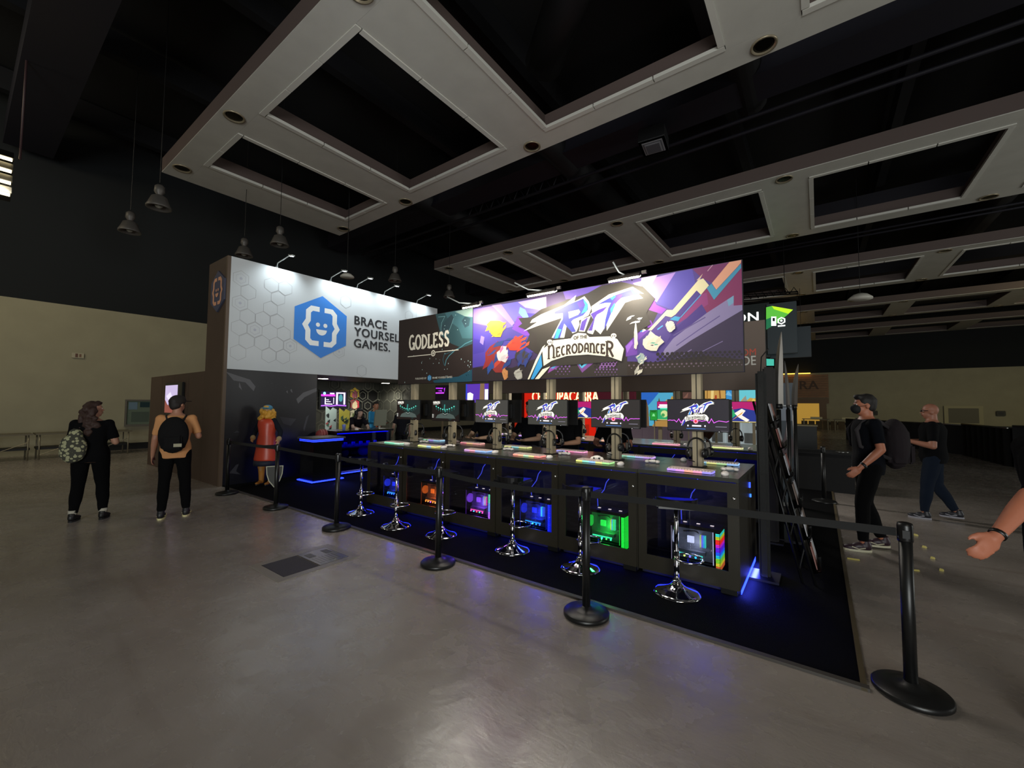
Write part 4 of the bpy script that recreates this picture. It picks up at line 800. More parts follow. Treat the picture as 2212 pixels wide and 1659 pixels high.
bb2 = banner(xs, xr, YB, zb, zt, 'rift_banner', 'large purple banner lettered RIFT OF THE NECRODANCER over the counter', mat('banner dark violet ink', '#3a2a52', .6))
a = Art((-(xs+xr)/2, -.001, -(zb+zt)/2), (1, 0, 0), (0, 0, 1), .00005)
RZ = lambda q: [(min(max(x, xs+.003), xr), y) for x, y in [B(*p) for p in q]]
z8 = lambda q: RZ([(1320+x*.15676, 560+y*.15676) for x, y in q])
zc = lambda q: RZ([(1120+x*.15068, 570+y*.15068) for x, y in q])
ze = lambda q: RZ([(860+x*.14467, 650+y*.14467) for x, y in q])
a.poly(ze([(1125, 120), (2212, -60), (2212, 700), (1600, 900), (1115, 1000)]), pm('#4a3c9a')); a.poly(ze([(1125, 130), (1500, 60), (1720, 380), (1560, 420), (1125, 330)]), pm('#7a64b8')); a.poly(ze([(1500, 60), (2212, -60), (2212, 200), (1900, 180), (1720, 330)]), pm('#6e62c8')); a.poly(ze([(1400, 70), (1540, 50), (1740, 330), (1700, 370)]), pm('#a584cc'))
a.poly(ze([(1790, 20), (2212, -60), (2212, 150), (2030, 120), (1900, 100)]), pm('#c4a4cc')); a.poly(ze([(1820, 90), (1900, 130), (1950, 240), (1880, 270), (1800, 180)]), pm('#7ea8e6')); a.poly(ze([(1700, 420), (1790, 230), (1960, 270), (2030, 210), (2212, 100), (2212, 500), (1900, 520)]), pm('#7a3cb4'))
a.poly(ze([(1115, 1000), (1500, 980), (1700, 1000), (2212, 800), (2212, 1240), (1110, 1240)]), pm('#2c2428')); a.poly(ze([(1125, 560), (1300, 600), (1290, 760), (1120, 800)]), pm('#3f3390')); a.poly(ze([(1240, 520), (1290, 540), (1270, 660), (1220, 620)]), pm('#8c78c8'))
# middle and right field
a.poly(z8([(0, 330), (400, 250), (1120, 130), (1800, 0), (1850, 1590), (0, 1640)]), pm('#4c3a80'))
a.poly(z8([(300, 330), (890, 180), (640, 600), (450, 480)]), pm('#a07ac0')); a.poly(z8([(420, 260), (640, 215), (480, 480), (400, 420)]), pm('#c9a6d0')); a.poly(z8([(890, 180), (1120, 135), (1160, 330), (850, 700), (620, 610)]), pm('#50449c')); a.poly(z8([(1120, 135), (1640, 30), (1400, 330), (1250, 260)]), pm('#6c2f5c'))
a.poly(z8([(1400, 330), (1800, 20), (1810, 640), (1340, 780), (1260, 640), (1230, 490)]), pm('#7a2c58')); a.poly(z8([(1230, 490), (1320, 460), (1340, 620), (890, 910), (960, 810)]), pm('#84336e')); a.poly(z8([(850, 990), (1250, 620), (1320, 740), (760, 1160)]), pm('#432f78'))
a.poly(z8([(740, 1240), (860, 1090), (1320, 740), (1690, 500), (1690, 640), (1810, 630), (1810, 700), (1100, 1120), (760, 1350), (700, 1320)]), pm('#8478a0')); a.poly(z8([(1600, 560), (1690, 500), (1690, 600), (1620, 650)]), pm('#6f98b4')); a.line(z8([(860, 1050), (1300, 800)]), .012, pm('#5a4c80')); a.line(z8([(900, 1190), (1200, 980), (1500, 780)]), .01, pm('#5a4c80')); a.line(z8([(1180, 1310), (1540, 1130)]), .007, pm('#7a6c98')); a.line(z8([(890, 1370), (1110, 1245)]), .008, pm('#7a6c98'))
a.poly(z8([(1100, 1120), (1810, 700), (1840, 1590), (700, 1600), (760, 1350)]), pm('#382c48')); a.poly(z8([(0, 1400), (600, 1420), (1300, 1330), (1840, 1380), (1840, 1590), (0, 1640)]), pm('#30261f'))
a.line(z8([(1180, 1310), (1540, 1130)]), .007, pm('#7a6c98')); a.line(z8([(890, 1370), (1110, 1245)]), .009, pm('#7a6c98'))
# black ink cloud with purple rims behind the title
a.poly(zc([(0, 780), (230, 760), (700, 560), (640, 400), (1000, 460), (1190, 310), (1780, 320), (1830, 470), (2000, 700), (1900, 900), (1560, 1240), (1560, 1640), (330, 1640), (200, 1480), (280, 1300), (90, 1180), (160, 1010)]), pm('#332c28'))
a.poly(zc([(640, 400), (1010, 330), (1190, 310), (1120, 410), (1000, 470), (680, 510)]), pm('#5e45a4')); a.poly(zc([(990, 440), (1190, 310), (1130, 410), (1000, 470)]), pm('#9146c8')); a.poly(zc([(1840, 620), (1930, 500), (1980, 590), (2120, 650), (2050, 720), (1840, 650)]), pm('#8a3cb0')); a.poly(zc([(1790, 820), (1900, 810), (1930, 880), (1860, 920)]), pm('#7a38a8')); a.line(zc([(1270, 980), (1480, 660), (1600, 610), (1850, 585)]), .01, pm('#5f5c9c')); a.line(zc([(1400, 850), (1520, 690), (1850, 640)]), .008, pm('#4a4338'))
a.poly(zc([(1430, 1040), (1700, 870), (1800, 960), (1900, 930), (1720, 1100), (1700, 1300), (1540, 1330), (1540, 1200)]), pm('#6b3f9c')); a.poly(zc([(1420, 1010), (1520, 900), (1650, 870), (1450, 1050)]), pm('#e6dfd0')); a.poly(zc([(1500, 1080), (1600, 1000), (1640, 1140), (1560, 1280)]), pm('#8f5cc0')); a.poly(zc([(1700, 860), (1830, 950), (1780, 980)]), pm('#e6dfd0')); a.poly(zc([(1720, 920), (1790, 960), (1750, 980)]), pm('#3f9cd0'))
# zig zag streak, peach bar, cyan accents
a.poly(z8([(510, 980), (770, 700), (850, 700), (1200, 290), (1270, 265), (1350, 360), (1240, 490), (1180, 430), (890, 760), (830, 800), (750, 780), (560, 980)]), pm('#d8cba4')); a.poly(z8([(890, 760), (1180, 430), (1240, 490), (950, 790)]), pm('#46357e')); a.poly(z8([(1180, 290), (1265, 200), (1220, 290)]), pm('#c8aa98')); a.line(z8([(1330, 165), (1400, 80)]), .008, pm('#b08a9a'))
a.poly(z8([(1390, 330), (1630, 40), (1795, 8), (1790, 50), (1720, 130), (1450, 420)]), pm('#d4977c')); a.poly(z8([(1320, 400), (1385, 335), (1450, 425), (1790, 60), (1795, 120), (1420, 560)]), pm('#3f88a8')); a.poly(z8([(810, 830), (880, 785), (960, 800), (925, 855), (850, 840)]), pm('#3c94c0')); a.line(z8([(960, 800), (1240, 490)]), .012, pm('#4f86b8')); a.line(z8([(640, 970), (715, 915)]), .014, pm('#4f9cd8'))
# V under the scroll, lower left shards, halftone
a.poly(zc([(790, 1355), (850, 1355), (905, 1470), (1040, 1350), (1090, 1350), (910, 1500)]), pm('#55b4d8')); a.poly(zc([(790, 1360), (910, 1500), (1100, 1350), (1160, 1355), (915, 1560)]), pm('#7c4a90')); a.poly(zc([(450, 1490), (560, 1430), (680, 1390), (640, 1440), (420, 1570)]), pm('#8a4a9c')); a.poly(zc([(460, 1500), (560, 1430), (600, 1425), (500, 1500)]), pm('#4ea4d0'))
hd = pm('#7c5694'); hk = pm('#241c20')
a.poly(zc([(1200, 1380), (1420, 1400), (1380, 1480), (1150, 1500)]), pm('#8a5c9c')); a.d += a.lay
for r_ in range(6):
    for c in range(7):
        x, y = 1100+c*48+(24 if r_ % 2 else 0), 1400+r_*38; a.disc(*zc([(x, y)])[0], .018*(1-.14*r_), hk if r_ < 3 else hd, 8, True)
for r_ in range(5):
    for c in range(4): x, y = 540+c*55+(27 if r_ % 2 else 0), 1430+r_*38; a.disc(*zc([(x, y)])[0], .017*(1-.15*r_), hd, 8, True)
for r_ in range(6):
    for c in range(24):
        x, y = 250+c*66+(33 if r_ % 2 else 0), 1320+r_*36-c*2
        if x > 640 or r_ > 2: a.disc(*z8([(x, y)])[0], .020*(1-.12*r_)*(1 if c < 16 else .7), hk if r_ < 4 else pm('#6b5868'), 8, True)
# jagged paint shards fill the places of the figures
random.seed(21)
def shards(cx, cy, rx, ry, cols, n, zf, ang=.6, base=None):
    if base:
        q = []
        for k in range(11): th = 2*PI*k/11; r_ = random.uniform(.62, 1.05); q.append((cx+rx*r_*math.cos(th), cy+ry*r_*math.sin(th)))
        a.poly(zf(q), pm(base))
    for _ in range(n):
        r_, th = math.sqrt(random.random())*.85, random.uniform(0, 2*PI); x, y = cx+rx*r_*math.cos(th), cy+ry*r_*math.sin(th); L = random.uniform(.5, 1.05)*max(rx, ry); w_ = L*random.uniform(.2, .42); A_ = ang+random.uniform(-.4, .4)
        c, s_ = math.cos(A_), -math.sin(A_); pts = [(-L*.5, 0), (-L*.1, -w_*.5), (L*.5, -w_*.1), (L*.15, w_*.5)]
        a.poly(zf([(x+p*c-q_*s_, y+p*s_+q_*c) for p, q_ in pts]), pm(random.choice(cols)))
shards(1480, 850, 190, 270, ['#a83a30', '#2c4a8c', '#27407c', '#8c2c2c', '#b8412e'], 16, ze, .9, '#8c2f2c'); shards(1780, 640, 170, 130, ['#d84028', '#c03424', '#2c3c80', '#e0502c'], 12, ze, .5, '#cf3c28'); shards(1560, 800, 100, 130, ['#ddd6d4', '#c8bcc0', '#c4709c', '#e6e0dc'], 8, ze, 1.1, '#d5ccca')
shards(1470, 400, 150, 150, ['#dca522', '#f0c02a', '#c88a20', '#e6b426'], 14, ze, .7, '#dca522'); shards(1870, 850, 130, 150, ['#2c3c80', '#4a2a28', '#3a3430', '#2c3c80'], 9, ze, 1.1, '#33386a'); shards(1800, 1100, 80, 90, ['#b4b0a8', '#8c8880', '#c4c0b8'], 6, ze, .8, '#aca89f'); shards(1600, 1090, 50, 90, ['#c88a58', '#b07844'], 4, ze, -1., '#c08350')
rift_logo(a, lambda px, py: (lambda q: (min(max(q[0], xs+.003), xr), q[1]))(B(px, py)), False)
shards(570, 1140, 160, 150, ['#d9d2bf', '#cfc6b0', '#e0dac8', '#c8c0aa'], 9, z8, .7, '#d3ccb8'); shards(590, 1160, 90, 34, ['#3a3048', '#57a58c', '#2c2c30'], 4, z8, .1); shards(420, 1370, 80, 80, ['#a8b8b8', '#d9d2bf', '#5a8890', '#3a3038'], 7, z8, .9, '#9aa8a4'); shards(345, 1060, 26, 190, ['#d9d2bf', '#c8c0ae'], 3, z8, 1.5, '#d9d2bf'); shards(320, 830, 110, 60, ['#e0dccb', '#c8d0d0'], 7, z8, .6); shards(820, 920, 60, 90, ['#d9d2bf', '#c8c0ae'], 5, z8, 1., '#d5cfbc'); shards(420, 1540, 130, 40, ['#d9d2bf', '#b8b2a4'], 5, z8, .9)
a.build('print', bb2)
# floodlights over the banner
fl = mat('floodlight body', '#2a2622', .4, .6)
for k, (x, w_, dx, l) in enumerate(((-3.93, .30, -.46, 'left floodlight above the seam of GODLESS and RIFT banners'), (-2.75, .42, -.40, 'middle floodlight above the first letter of the RIFT banner'), (-1.68, .36, -.12, 'right floodlight above the last letters of the RIFT banner'))):
    t = thing('banner_floodlight', l, 'lamp', (x, 4.575, 3.09), 0, 'floodlights above the banners')
    MB().tube([(0, .03, -.02), (0, -.12, .03), (0, -.22, -.01), (dx*.5, -.24, .03), (dx, -.26, .15)], .009, arm, 8).build('arm', t)
    MB().box((0, -.24, -.03), (w_, .08, .035), fl, Matrix.Rotation(.5, 3, 'X')).build('lamp_head', t)
    for q in range(3): MB().box((w_*(q-1)/3.1, -.235, -.05), (w_/3.3, .07, .02), em('#fff3cf', 26.), Matrix.Rotation(.5, 3, 'X')).build('lens', t)
    MB().box((w_*.5+.04, -.24, -.02), (.05, .03, .03), fl).build('driver_box', t)
    light('POINT', 'floodlight_spill', (x, 3.85, 3.12), 30, (1, .95, .86), size=.28)
    light('AREA', 'floodlight_beam', (x, 4.30, 3.01), 10, (1, .93, .78), (x, 4.60, 2.35), .3, .06)
# second banner on the rear counter
t = banner(-6.0, -.62, Y2+.50, 1.90, 2.95, 'rear_banner', 'brown grey banner with red and white lettering behind RIFT banner', mat('banner taupe ink', '#6a5a50', .6))
a = Art((3.31, -.001, -2.425), (1, 0, 0), (0, 0, 1), .001); q0 = ony(1633, 767, Y2+.5); q1 = ony(1633, 788, Y2+.5)
a.text('PHANTOM', q0[0], q0[2], .105, pm('#c8503a'), .015, width=.62, align='r'); a.text('BRIGADE', q1[0], q1[2], .145, pm('#d8d4cc'), .015, width=.62, align='r'); a.build('lettering', t)
# ------------------------------------------------------------------ other booths behind
wallg = mat('grey booth wall', '#5a5660', .6)
t = thing('red_booth', 'bright red booth wall lettered in pale capitals behind the counters', 'booth', (-9.7, 14, 0))
MB().bb((0, 0, 0), (3.15, .2, 2.5), mat('red backlit wall', '#7a140c', .5, emit='#d42010', es=.9)).build('backlit_wall', t)
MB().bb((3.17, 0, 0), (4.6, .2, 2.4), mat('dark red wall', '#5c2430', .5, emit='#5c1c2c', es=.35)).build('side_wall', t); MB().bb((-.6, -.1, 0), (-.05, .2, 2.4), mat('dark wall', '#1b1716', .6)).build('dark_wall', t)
a = Art((0, -.001, 0), (1, 0, 0), (0, 0, 1), .003); q0 = ony(1150, 867, 14); q1 = ony(1293, 867, 14); a.text('CHALUPACABRA', q0[0]+9.7, q0[2]-.02, .44, em('#ffe2a0', 2.2), .03, width=q1[0]-q0[0]); a.build('lettering', t)
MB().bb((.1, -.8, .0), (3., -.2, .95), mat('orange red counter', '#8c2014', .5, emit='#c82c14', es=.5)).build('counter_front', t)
a = Art((0, -.81, 0), (1, 0, 0), (0, 0, 1), .003); a.text('HOT SAUCE', .9, .72, .12, em('#ffd8a0', 1.2), .02); a.mb.v and None
for px, py, px2, py2, c, l in ((1022, 915, 1040, 935, '#e8501c', 'round orange'), (1085, 912, 1102, 930, '#e84a1c', 'orange')): pass
def panel(name, label, x0, y0, x1, y1, Y, col, art=None, es=.8, frame=None):
    p, q = ony(x0, y1, Y), ony(x1, y0, Y); w, h = q[0]-p[0], q[2]-p[2]
    t = thing(name, label, 'poster' if 'poster' in name else 'panel', (p[0], Y, p[2])); MB().bb((0, 0, 0), (w, .05, h), frame or M['blackp']).build('frame', t)
    a = Art((0, -.001, 0), (1, 0, 0), (0, 0, 1), .002); a.rect(.01, .01, w-.01, h-.01, em(col, es))  # pictures, posters too, made to glow instead of being lit
    for c, s, pts in (art or []): a.poly([(u*w, v*h) for u, v in pts], em(c, s))
    a.build('picture', t)
    if p[2] > .3: MB().bb((w*.45, .05, -p[2]), (w*.55, .09, h*.5), postm).build('support_post', t)
    return t
panel('sky_poster', 'blue sky poster with brown castle spires behind the two right monitors', 1386, 847, 1464, 920, 11, '#58b8dc', [('#2f6fd0', .8, [(.0, 1), (.0, .7), (.2, .62), (.35, .8), (.5, 1)]), ('#8a6a4c', .6, [(.08, 0), (.1, .55), (.15, .75), (.2, .55), (.22, 0)]), ('#7a5a40', .6, [(.42, 0), (.45, .6), (.5, .85), (.56, .6), (.6, 0)]), ('#c8a04c', .8, [(.6, .55), (.7, .8), (.75, .65), (.85, .9), (1, .7), (1, .45), (.7, .5)]), ('#c89850', .7, [(.3, 0), (.4, .16), (.7, .2), (1, .12), (1, 0)]), ('#6ed0a0', .6, [(.2, .3), (.42, .2), (.42, .5), (.25, .45)])])
panel('green_poster', 'small green backpack poster between the two right monitors', 1404, 886, 1420, 908, 10.9, '#2aa83c', [('#8af09a', .9, [(.3, .4), (.7, .4), (.6, .65), (.4, .65)]), ('#1a7028', .6, [(.1, .8), (.9, .8), (.8, .9), (.2, .9)])])
panel('brown_poster', 'small brown poster left of the rightmost front post', 1474, 846, 1496, 862, 11.2, '#7c5a50', [('#a07060', .6, [(.1, .1), (.6, .9), (.5, .2)])], .5)
panel('bamboo_poster', 'tan bamboo poster above the rightmost front monitor', 1522, 841, 1568, 862, 11.2, '#d8a858', [('#a87834', .6, [(.1, 0), (.12, 1), (.16, 1), (.15, 0)]), ('#f0d488', .9, [(.3, 0), (.32, 1), (.45, 1), (.42, 0)]), ('#b07030', .6, [(.7, 0), (.68, .9), (.75, .9), (.78, 0)]), ('#c04828', .7, [(.48, 0), (.5, .4), (.58, .4), (.58, 0)])])
panel('blue_poster', 'narrow blue poster right of the bamboo poster', 1568, 840, 1588, 882, 11.2, '#3f9cdc', [('#7ac4f0', .8, [(0, .7), (.8, .6), (.3, .9)])])
panel('landscape_poster', 'sky and gold rocks poster above the magenta monitor', 1596, 839, 1658, 875, 11, '#6accd8', [('#d8a848', .8, [(.0, 0), (.1, .3), (.2, .5), (.3, .3), (.4, .45), (.55, .4), (.7, .6), (.8, .45), (.95, .7), (1, .4), (1, 0)]), ('#a8a898', .7, [(.1, .2), (.25, .6), (.3, .2)]), ('#8a7060', .6, [(.8, .3), (.95, .75), (1, .6), (1, .2)]), ('#e8c860', .9, [(.4, .0), (.5, .4), (.6, .3), (.65, 0)])], .9)
panel('purple_stage', 'violet lit stage opening seen under the GODLESS banner', 1006, 828, 1056, 870, 16, '#6a40c8', [('#3a50e0', .8, [(0, .2), (0, 1), (.06, 1), (.06, .2)]), ('#f4f4ff', 1.8, [(.08, .0), (.3, .0), (.34, .45), (.2, .55), (.08, .5)]), ('#a08060', .7, [(.6, .0), (.82, .0), (.82, 1), (.64, 1)]), ('#f0f0e8', 1.4, [(.84, .1), (.98, .1), (.98, .7), (.84, .7)])], .8)
panel('neon_panel', 'dark panel with purple neon lettering behind the left posts', 940, 832, 968, 872, 12.5, '#1a0c1e', [('#b030e0', 1.4, [(.04, .82), (.6, .80), (.6, .87), (.04, .88)]), ('#b030e0', 1.4, [(.68, .82), (.74, .6), (.78, .88)]), ('#c040f0', 1.6, [(.04, .55), (.7, .55), (.7, .62), (.04, .62)]), ('#c040f0', 1.4, [(.2, .7), (.55, .66), (.5, .74)])], .5)
t = thing('white_shelving', 'white panelled booth wall with hanging headphones far right behind the counter', 'wall unit', (-2.6, 11.5, 0))
for i in range(5): MB().bb((.36*i, 0, 0), (.36*i+.35, .1, 1.55), mat('white wall unit', '#b9bfc0', .5, emit='#b0c0c4', es=.4)).build('panel', t)  # panels lightened by emission, in place of light falling on them
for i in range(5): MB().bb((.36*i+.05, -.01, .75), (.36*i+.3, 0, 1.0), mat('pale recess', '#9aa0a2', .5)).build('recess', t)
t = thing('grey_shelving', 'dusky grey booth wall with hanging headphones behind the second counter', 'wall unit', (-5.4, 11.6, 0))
for i in range(4): MB().bb((.7*i, 0, 0), (.7*i+.69, .1, 1.5), mat('dusky wall unit', '#8c7c86', .6, emit='#6c5c68', es=.2)).build('panel', t)  # weak emission put into these panels to lighten them too
for i, x in enumerate((-4.6, -4.2, -3.6, -3.15, -2.4, -1.9, -1.2)): headset(x, 11.47 if x > -2.6 else 11.57, 1.28, 'black headphones on the far booth wall, '+['leftmost', 'second', 'third', 'fourth', 'fifth', 'sixth', 'rightmost'][i]+' of the row', .2*i, 'headphones on the far booth wall')
t = thing('table_globe', 'dark brown goblet shaped ornament by the white wall unit', 'ornament', (-2.15, 10.8, .72)); MB().lathe([(.1, 0), (.05, .04), (.03, .12), (.12, .22), (.26, .42), (.30, .55), (.001, .55)], (0, 0, 0), mat('bronze bowl', '#4a3024', .35, .4), 20).build('bowl', t)
t = thing('low_table', 'low black table under the goblet ornament', 'table', (-2.15, 10.8, 0)); MB().bb((-.6, -.3, .68), (.6, .3, .72), M['blackp']).build('tabletop', t)
for sx in (-.5, .5): MB().bb((sx-.03, -.25, 0), (sx+.03, .25, .68), M['blackp']).build('leg', t)
# hanging sign booth with green corner
p0, p1 = ony(1600, 700, 22), ony(1660, 645, 22)
t = thing('hanging_sign', 'dark hanging sign with glowing green corner and white logos, right of banner', 'sign', (-2.3, 22, 0))
zt_, zb_ = ony(1660, 657, 22)[2], ony(1713, 762, 22)[2]
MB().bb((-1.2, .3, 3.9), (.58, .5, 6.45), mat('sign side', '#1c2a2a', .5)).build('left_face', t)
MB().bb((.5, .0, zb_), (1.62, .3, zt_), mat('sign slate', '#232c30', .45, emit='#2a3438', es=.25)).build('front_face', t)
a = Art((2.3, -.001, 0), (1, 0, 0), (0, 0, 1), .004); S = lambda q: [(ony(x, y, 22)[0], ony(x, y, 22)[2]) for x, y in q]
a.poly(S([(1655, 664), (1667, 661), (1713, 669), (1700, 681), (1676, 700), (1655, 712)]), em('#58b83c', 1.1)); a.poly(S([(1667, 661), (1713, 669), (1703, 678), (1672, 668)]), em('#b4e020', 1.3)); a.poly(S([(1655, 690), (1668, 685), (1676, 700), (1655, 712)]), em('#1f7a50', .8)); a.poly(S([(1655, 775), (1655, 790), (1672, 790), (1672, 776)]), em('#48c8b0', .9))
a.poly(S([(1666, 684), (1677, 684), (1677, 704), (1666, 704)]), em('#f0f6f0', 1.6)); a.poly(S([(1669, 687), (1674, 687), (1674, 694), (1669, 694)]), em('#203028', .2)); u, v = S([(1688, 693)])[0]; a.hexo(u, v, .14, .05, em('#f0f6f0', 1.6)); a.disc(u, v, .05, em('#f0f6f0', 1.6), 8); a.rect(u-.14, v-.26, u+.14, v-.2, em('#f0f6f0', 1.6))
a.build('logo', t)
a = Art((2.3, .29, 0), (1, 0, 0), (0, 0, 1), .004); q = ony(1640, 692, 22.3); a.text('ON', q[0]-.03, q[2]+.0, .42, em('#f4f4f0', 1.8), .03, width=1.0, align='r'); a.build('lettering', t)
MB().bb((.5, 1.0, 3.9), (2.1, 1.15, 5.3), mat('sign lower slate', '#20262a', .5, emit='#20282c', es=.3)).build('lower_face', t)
tr = MB()
for a_, b_ in (((-1.6, -.2, 6.65), (1.7, .0, 6.45)), ((-1.6, -.2, 6.95), (1.7, .0, 6.7)), ((-1.6, .3, 6.65), (1.7, .4, 6.45)), ((-1.6, .3, 6.95), (1.7, .4, 6.7))): tr.tube([a_, b_], .035, M['blackm'], 6)
for i in range(11): x = -1.6+.3*i; tr.tube([(x, -.2, 6.62), (x+.15, -.1, 6.9), (x+.3, -.2, 6.6)], .02, M['blackm'], 6)
tr.build('truss', t)
for x in (-1.2, 1.2): MB().tube([(x, 0, 6.9), (x, 0, 11)], .015, M['blackm'], 6).build('hanging_cable', t)
# ------------------------------------------------------------------ right side of the booth: tall post, blades, brochure rack
t = thing('speaker_post', 'tall padded black post at the right end of the counter', 'post', (-.45, 4.72, .012))
MB().bb((-.045, -.05, 0), (.045, .05, 1.98), mat('padded black cover', '#0c0d0c', .8, bump=.4, bscale=30.), .02).build('padded_column', t); MB().bb((-.12, -.14, 0), (.12, .14, .02), M['blackm']).build('base_plate', t); MB().tube([(0, 0, 1.95), (.01, 0, 2.12), (.07, .0, 2.2)], .006, M['blackm'], 6).build('cable', t)
t = thing('black_column', 'second dark column standing just behind the padded post', 'post', (-.45, 6.0, .012)); MB().bb((-.10, -.07, 0), (.03, .07, 2.12), mat('dark column', '#171210', .7), .02).build('column', t); MB().bb((-.15, -.12, 0), (.08, .12, .02), M['blackm']).build('base_plate', t)
sil = mat('brushed silver blade', '#8f8a84', .3, .9)
for (x, y, z0, z1, w, bend, l) in ((-.40, 6.12, 1.66, 2.58, .10, .10, 'tallest curved silver blade on the stand right of the banner'), (-.32, 6.5, 1.65, 2.25, .04, -.05, 'thin short silver blade between the two larger blades'), (-.26, 6.75, 1.65, 2.22, .065, .11, 'shorter curved silver blade at the right of the three')):
    t = thing('silver_blade', l, 'prop', (x, y, z0), 0, 'silver blades on the stand'); h = z1-z0; n = 10; vs = []
    for k in range(n+1):
        f = k/n; ww = w*(1-f**3)*.5+.002; c = -bend*.0+bend*(f**2)*.5
        vs += [(c-ww, 0, h*f), (c, -.02*(1-f**3)-.001, h*f), (c+ww, 0, h*f), (c, .02*(1-f**3)+.001, h*f)]
    o = MB(); o.add(vs, [[k*4+j, k*4+(j+1) % 4, (k+1)*4+(j+1) % 4, (k+1)*4+j] for k in range(n) for j in range(4)]+[[0, 1, 2, 3][::-1]], sil); o.build('blade', t)
    MB().tube([(0, 0, -.04), (0, 0, .02)], w*.45, M['blackm'], 10).build('handle', t)
t = thing('blade_stand', 'black stand holding the three silver blades upright', 'stand', (-.36, 6.4, .012)); MB().bb((-.1, -.34, 0), (.16, .45, .03), M['blackm']).build('base', t)
for (x, y) in ((-.04, -.28), (.04, .1), (.10, .35)): MB().tube([(x, y, .02), (x, y, 1.6)], .025, M['blackm'], 8).build('upright', t)
t = thing('brochure_rack', 'slanting black folding brochure rack on the carpet right of the counter', 'rack', (0, 5.0, .012)); rk = mat('rack black metal', '#141414', .35, .5)
def RP(f, s): return V(-.06-.42*f, -.22+.5*f+.46*s, 1.64*f)
for s in (0, 1):
    MB().tube([RP(0, s), RP(1, s)], .012, rk, 8).build('side_rail', t); MB().tube([RP(0, s)+V(-.10, 0, .0), RP(1, s)+V(-.10, 0, .05)], .012, rk, 8).build('side_rail', t)
pap = ['#8a5a50', '#b0b0b4', '#6a5a52', '#9a9aa0', '#7a4a44', '#a8a8ac']
for k in range(6):
    f = .06+.165*k; a_, b_, c_, d_ = RP(f, 0), RP(f, 1), RP(f+.13, 1), RP(f+.13, 0); o = MB()
    q = [a_, b_, b_+V(.07, -.03, .04), a_+V(.07, -.03, .04)]; o.add(q+[v+V(0, 0, -.01) for v in q], [[0, 1, 2, 3], [7, 6, 5, 4], [0, 4, 5, 1], [3, 2, 6, 7]], rk); o.add([a_+V(.07, -.03, .0), b_+V(.07, -.03, .0), b_+V(.07, -.03, .09), a_+V(.07, -.03, .09)], [[0, 1, 2, 3]], mat('clear acrylic', '#2a2c30', .1)); o.add([a_, b_, c_, d_], [[0, 1, 2, 3]], rk); o.build('tray', t)
    MB().tube([RP(f, 0)+V(-.1, 0, 0), RP(f+.13, 0), RP(f+.13, 1), RP(f, 1)+V(-.1, 0, 0)], .008, rk, 6).build('cross_link', t)
    u = V(0, 1, 0); n_ = (RP(f+.13, 0)-RP(f, 0)).normalized(); o = MB(); O_ = a_+V(.035, .03, .03)
    for j in range(2):
        g = O_+u*(.21*j); vs = [g, g+u*.17, g+u*.17+n_*.2, g+n_*.2]; o.add(vs+[v+V(.008, 0, .0) for v in vs], [[0, 1, 2, 3], [7, 6, 5, 4], [0, 4, 5, 1], [1, 5, 6, 2], [2, 6, 7, 3], [3, 7, 4, 0]], pm(pap[(k+j) % 6]))
    o.build('leaflets', t)
t = thing('roller_banner', 'grey blue roller banner standing behind the brochure rack', 'banner', (-.34, 8.3, .012)); MB().bb((-.2, 0, .06), (.03, .02, 2.03), mat('grey blue roller print', '#3c4650', .5)).build('fabric_panel', t); MB().bb((-.22, -.06, 0), (.05, .08, .06), M['steel']).build('base_cassette', t)
a = Art((0, -.001, 0), (1, 0, 0), (0, 0, 1), .001); a.rect(-.19, 1.4, .02, 1.62, pm('#8a92a0')); a.rect(-.19, 1.64, .02, 1.66, pm('#c0c4c8')); a.poly([(-.18, .9), (-.1, 1.3), (.02, 1.0), (-.05, .7)], pm('#5c4a50')); a.build('print', t)
t = thing('black_table', 'black draped table in the aisle behind the brochure rack', 'table', (-.1, 10.2, .0)); MB().bb((-.5, 0, 0), (.62, .7, .72), bl).build('drape', t); MB().bb((-.52, -.02, .72), (.64, .72, .75), bl).build('tabletop', t); MB().lathe([(.09, 0), (.11, .02), (.1, .025)], (.45, .2, .75), M['steel'], 12).build('dish', t)
t = thing('dark_cabinet', 'dark low cabinet with pale top behind black table', 'cabinet', (-.55, 13, .0)); MB().bb((-.3, 0, 0), (.5, .6, 1.15), M['black']).build('body', t); MB().bb((-.32, -.02, 1.15), (.52, .62, 1.18), mat('pale cabinet top', '#8a7a52', .5)).build('top', t)
# ------------------------------------------------------------------ stanchions and belts
sb = mat('stanchion black', '#151515', .38, .2)
def stanchion(x, y, label, h=1.0):
    t = thing('stanchion', label, 'stanchion', (x, y, 0), 0, 'black belt stanchions')
    MB().lathe([(.17, 0), (.178, .008), (.178, .028), (.17, .036), (.10, .05), (.045, .062), (.036, .075), (.001, .075)], (0, 0, 0), sb, 40).build('base', t)
    MB().tube([(0, 0, .06), (0, 0, h-.1)], .0315, sb, 24).build('post', t)
    MB().lathe([(.034, h-.11), (.037, h-.1), (.037, h-.02), (.034, h-.004), (.025, h), (.001, h)], (0, 0, 0), M['blackp'], 24).build('belt_head', t)
    MB().bb((-.016, -.042, h-.085), (.016, -.03, h-.04), M['black']).build('belt_clip', t); return t
ST = [(-8.66, 3.06, 1.0, 'farthest left stanchion, before the tower corner'), (-6.90, 3.12, 1.0, 'stanchion standing before the figure in the red dress'), (-5.16, 3.11, .985, 'stanchion just behind the floor hatch'), (-3.2, 3.07, .995, 'stanchion before the orange computer'), (-1.51, 3.05, 1.0, 'stanchion before the green computer'), (.39, 3.36, .975, 'large nearest stanchion at the lower right of the photo'), (.04, 9.04, .96, 'stanchion in the right aisle behind the brochure rack')]
for i, (x, y, h, l) in enumerate(ST): stanchion(x, y, 'black '+l, h)
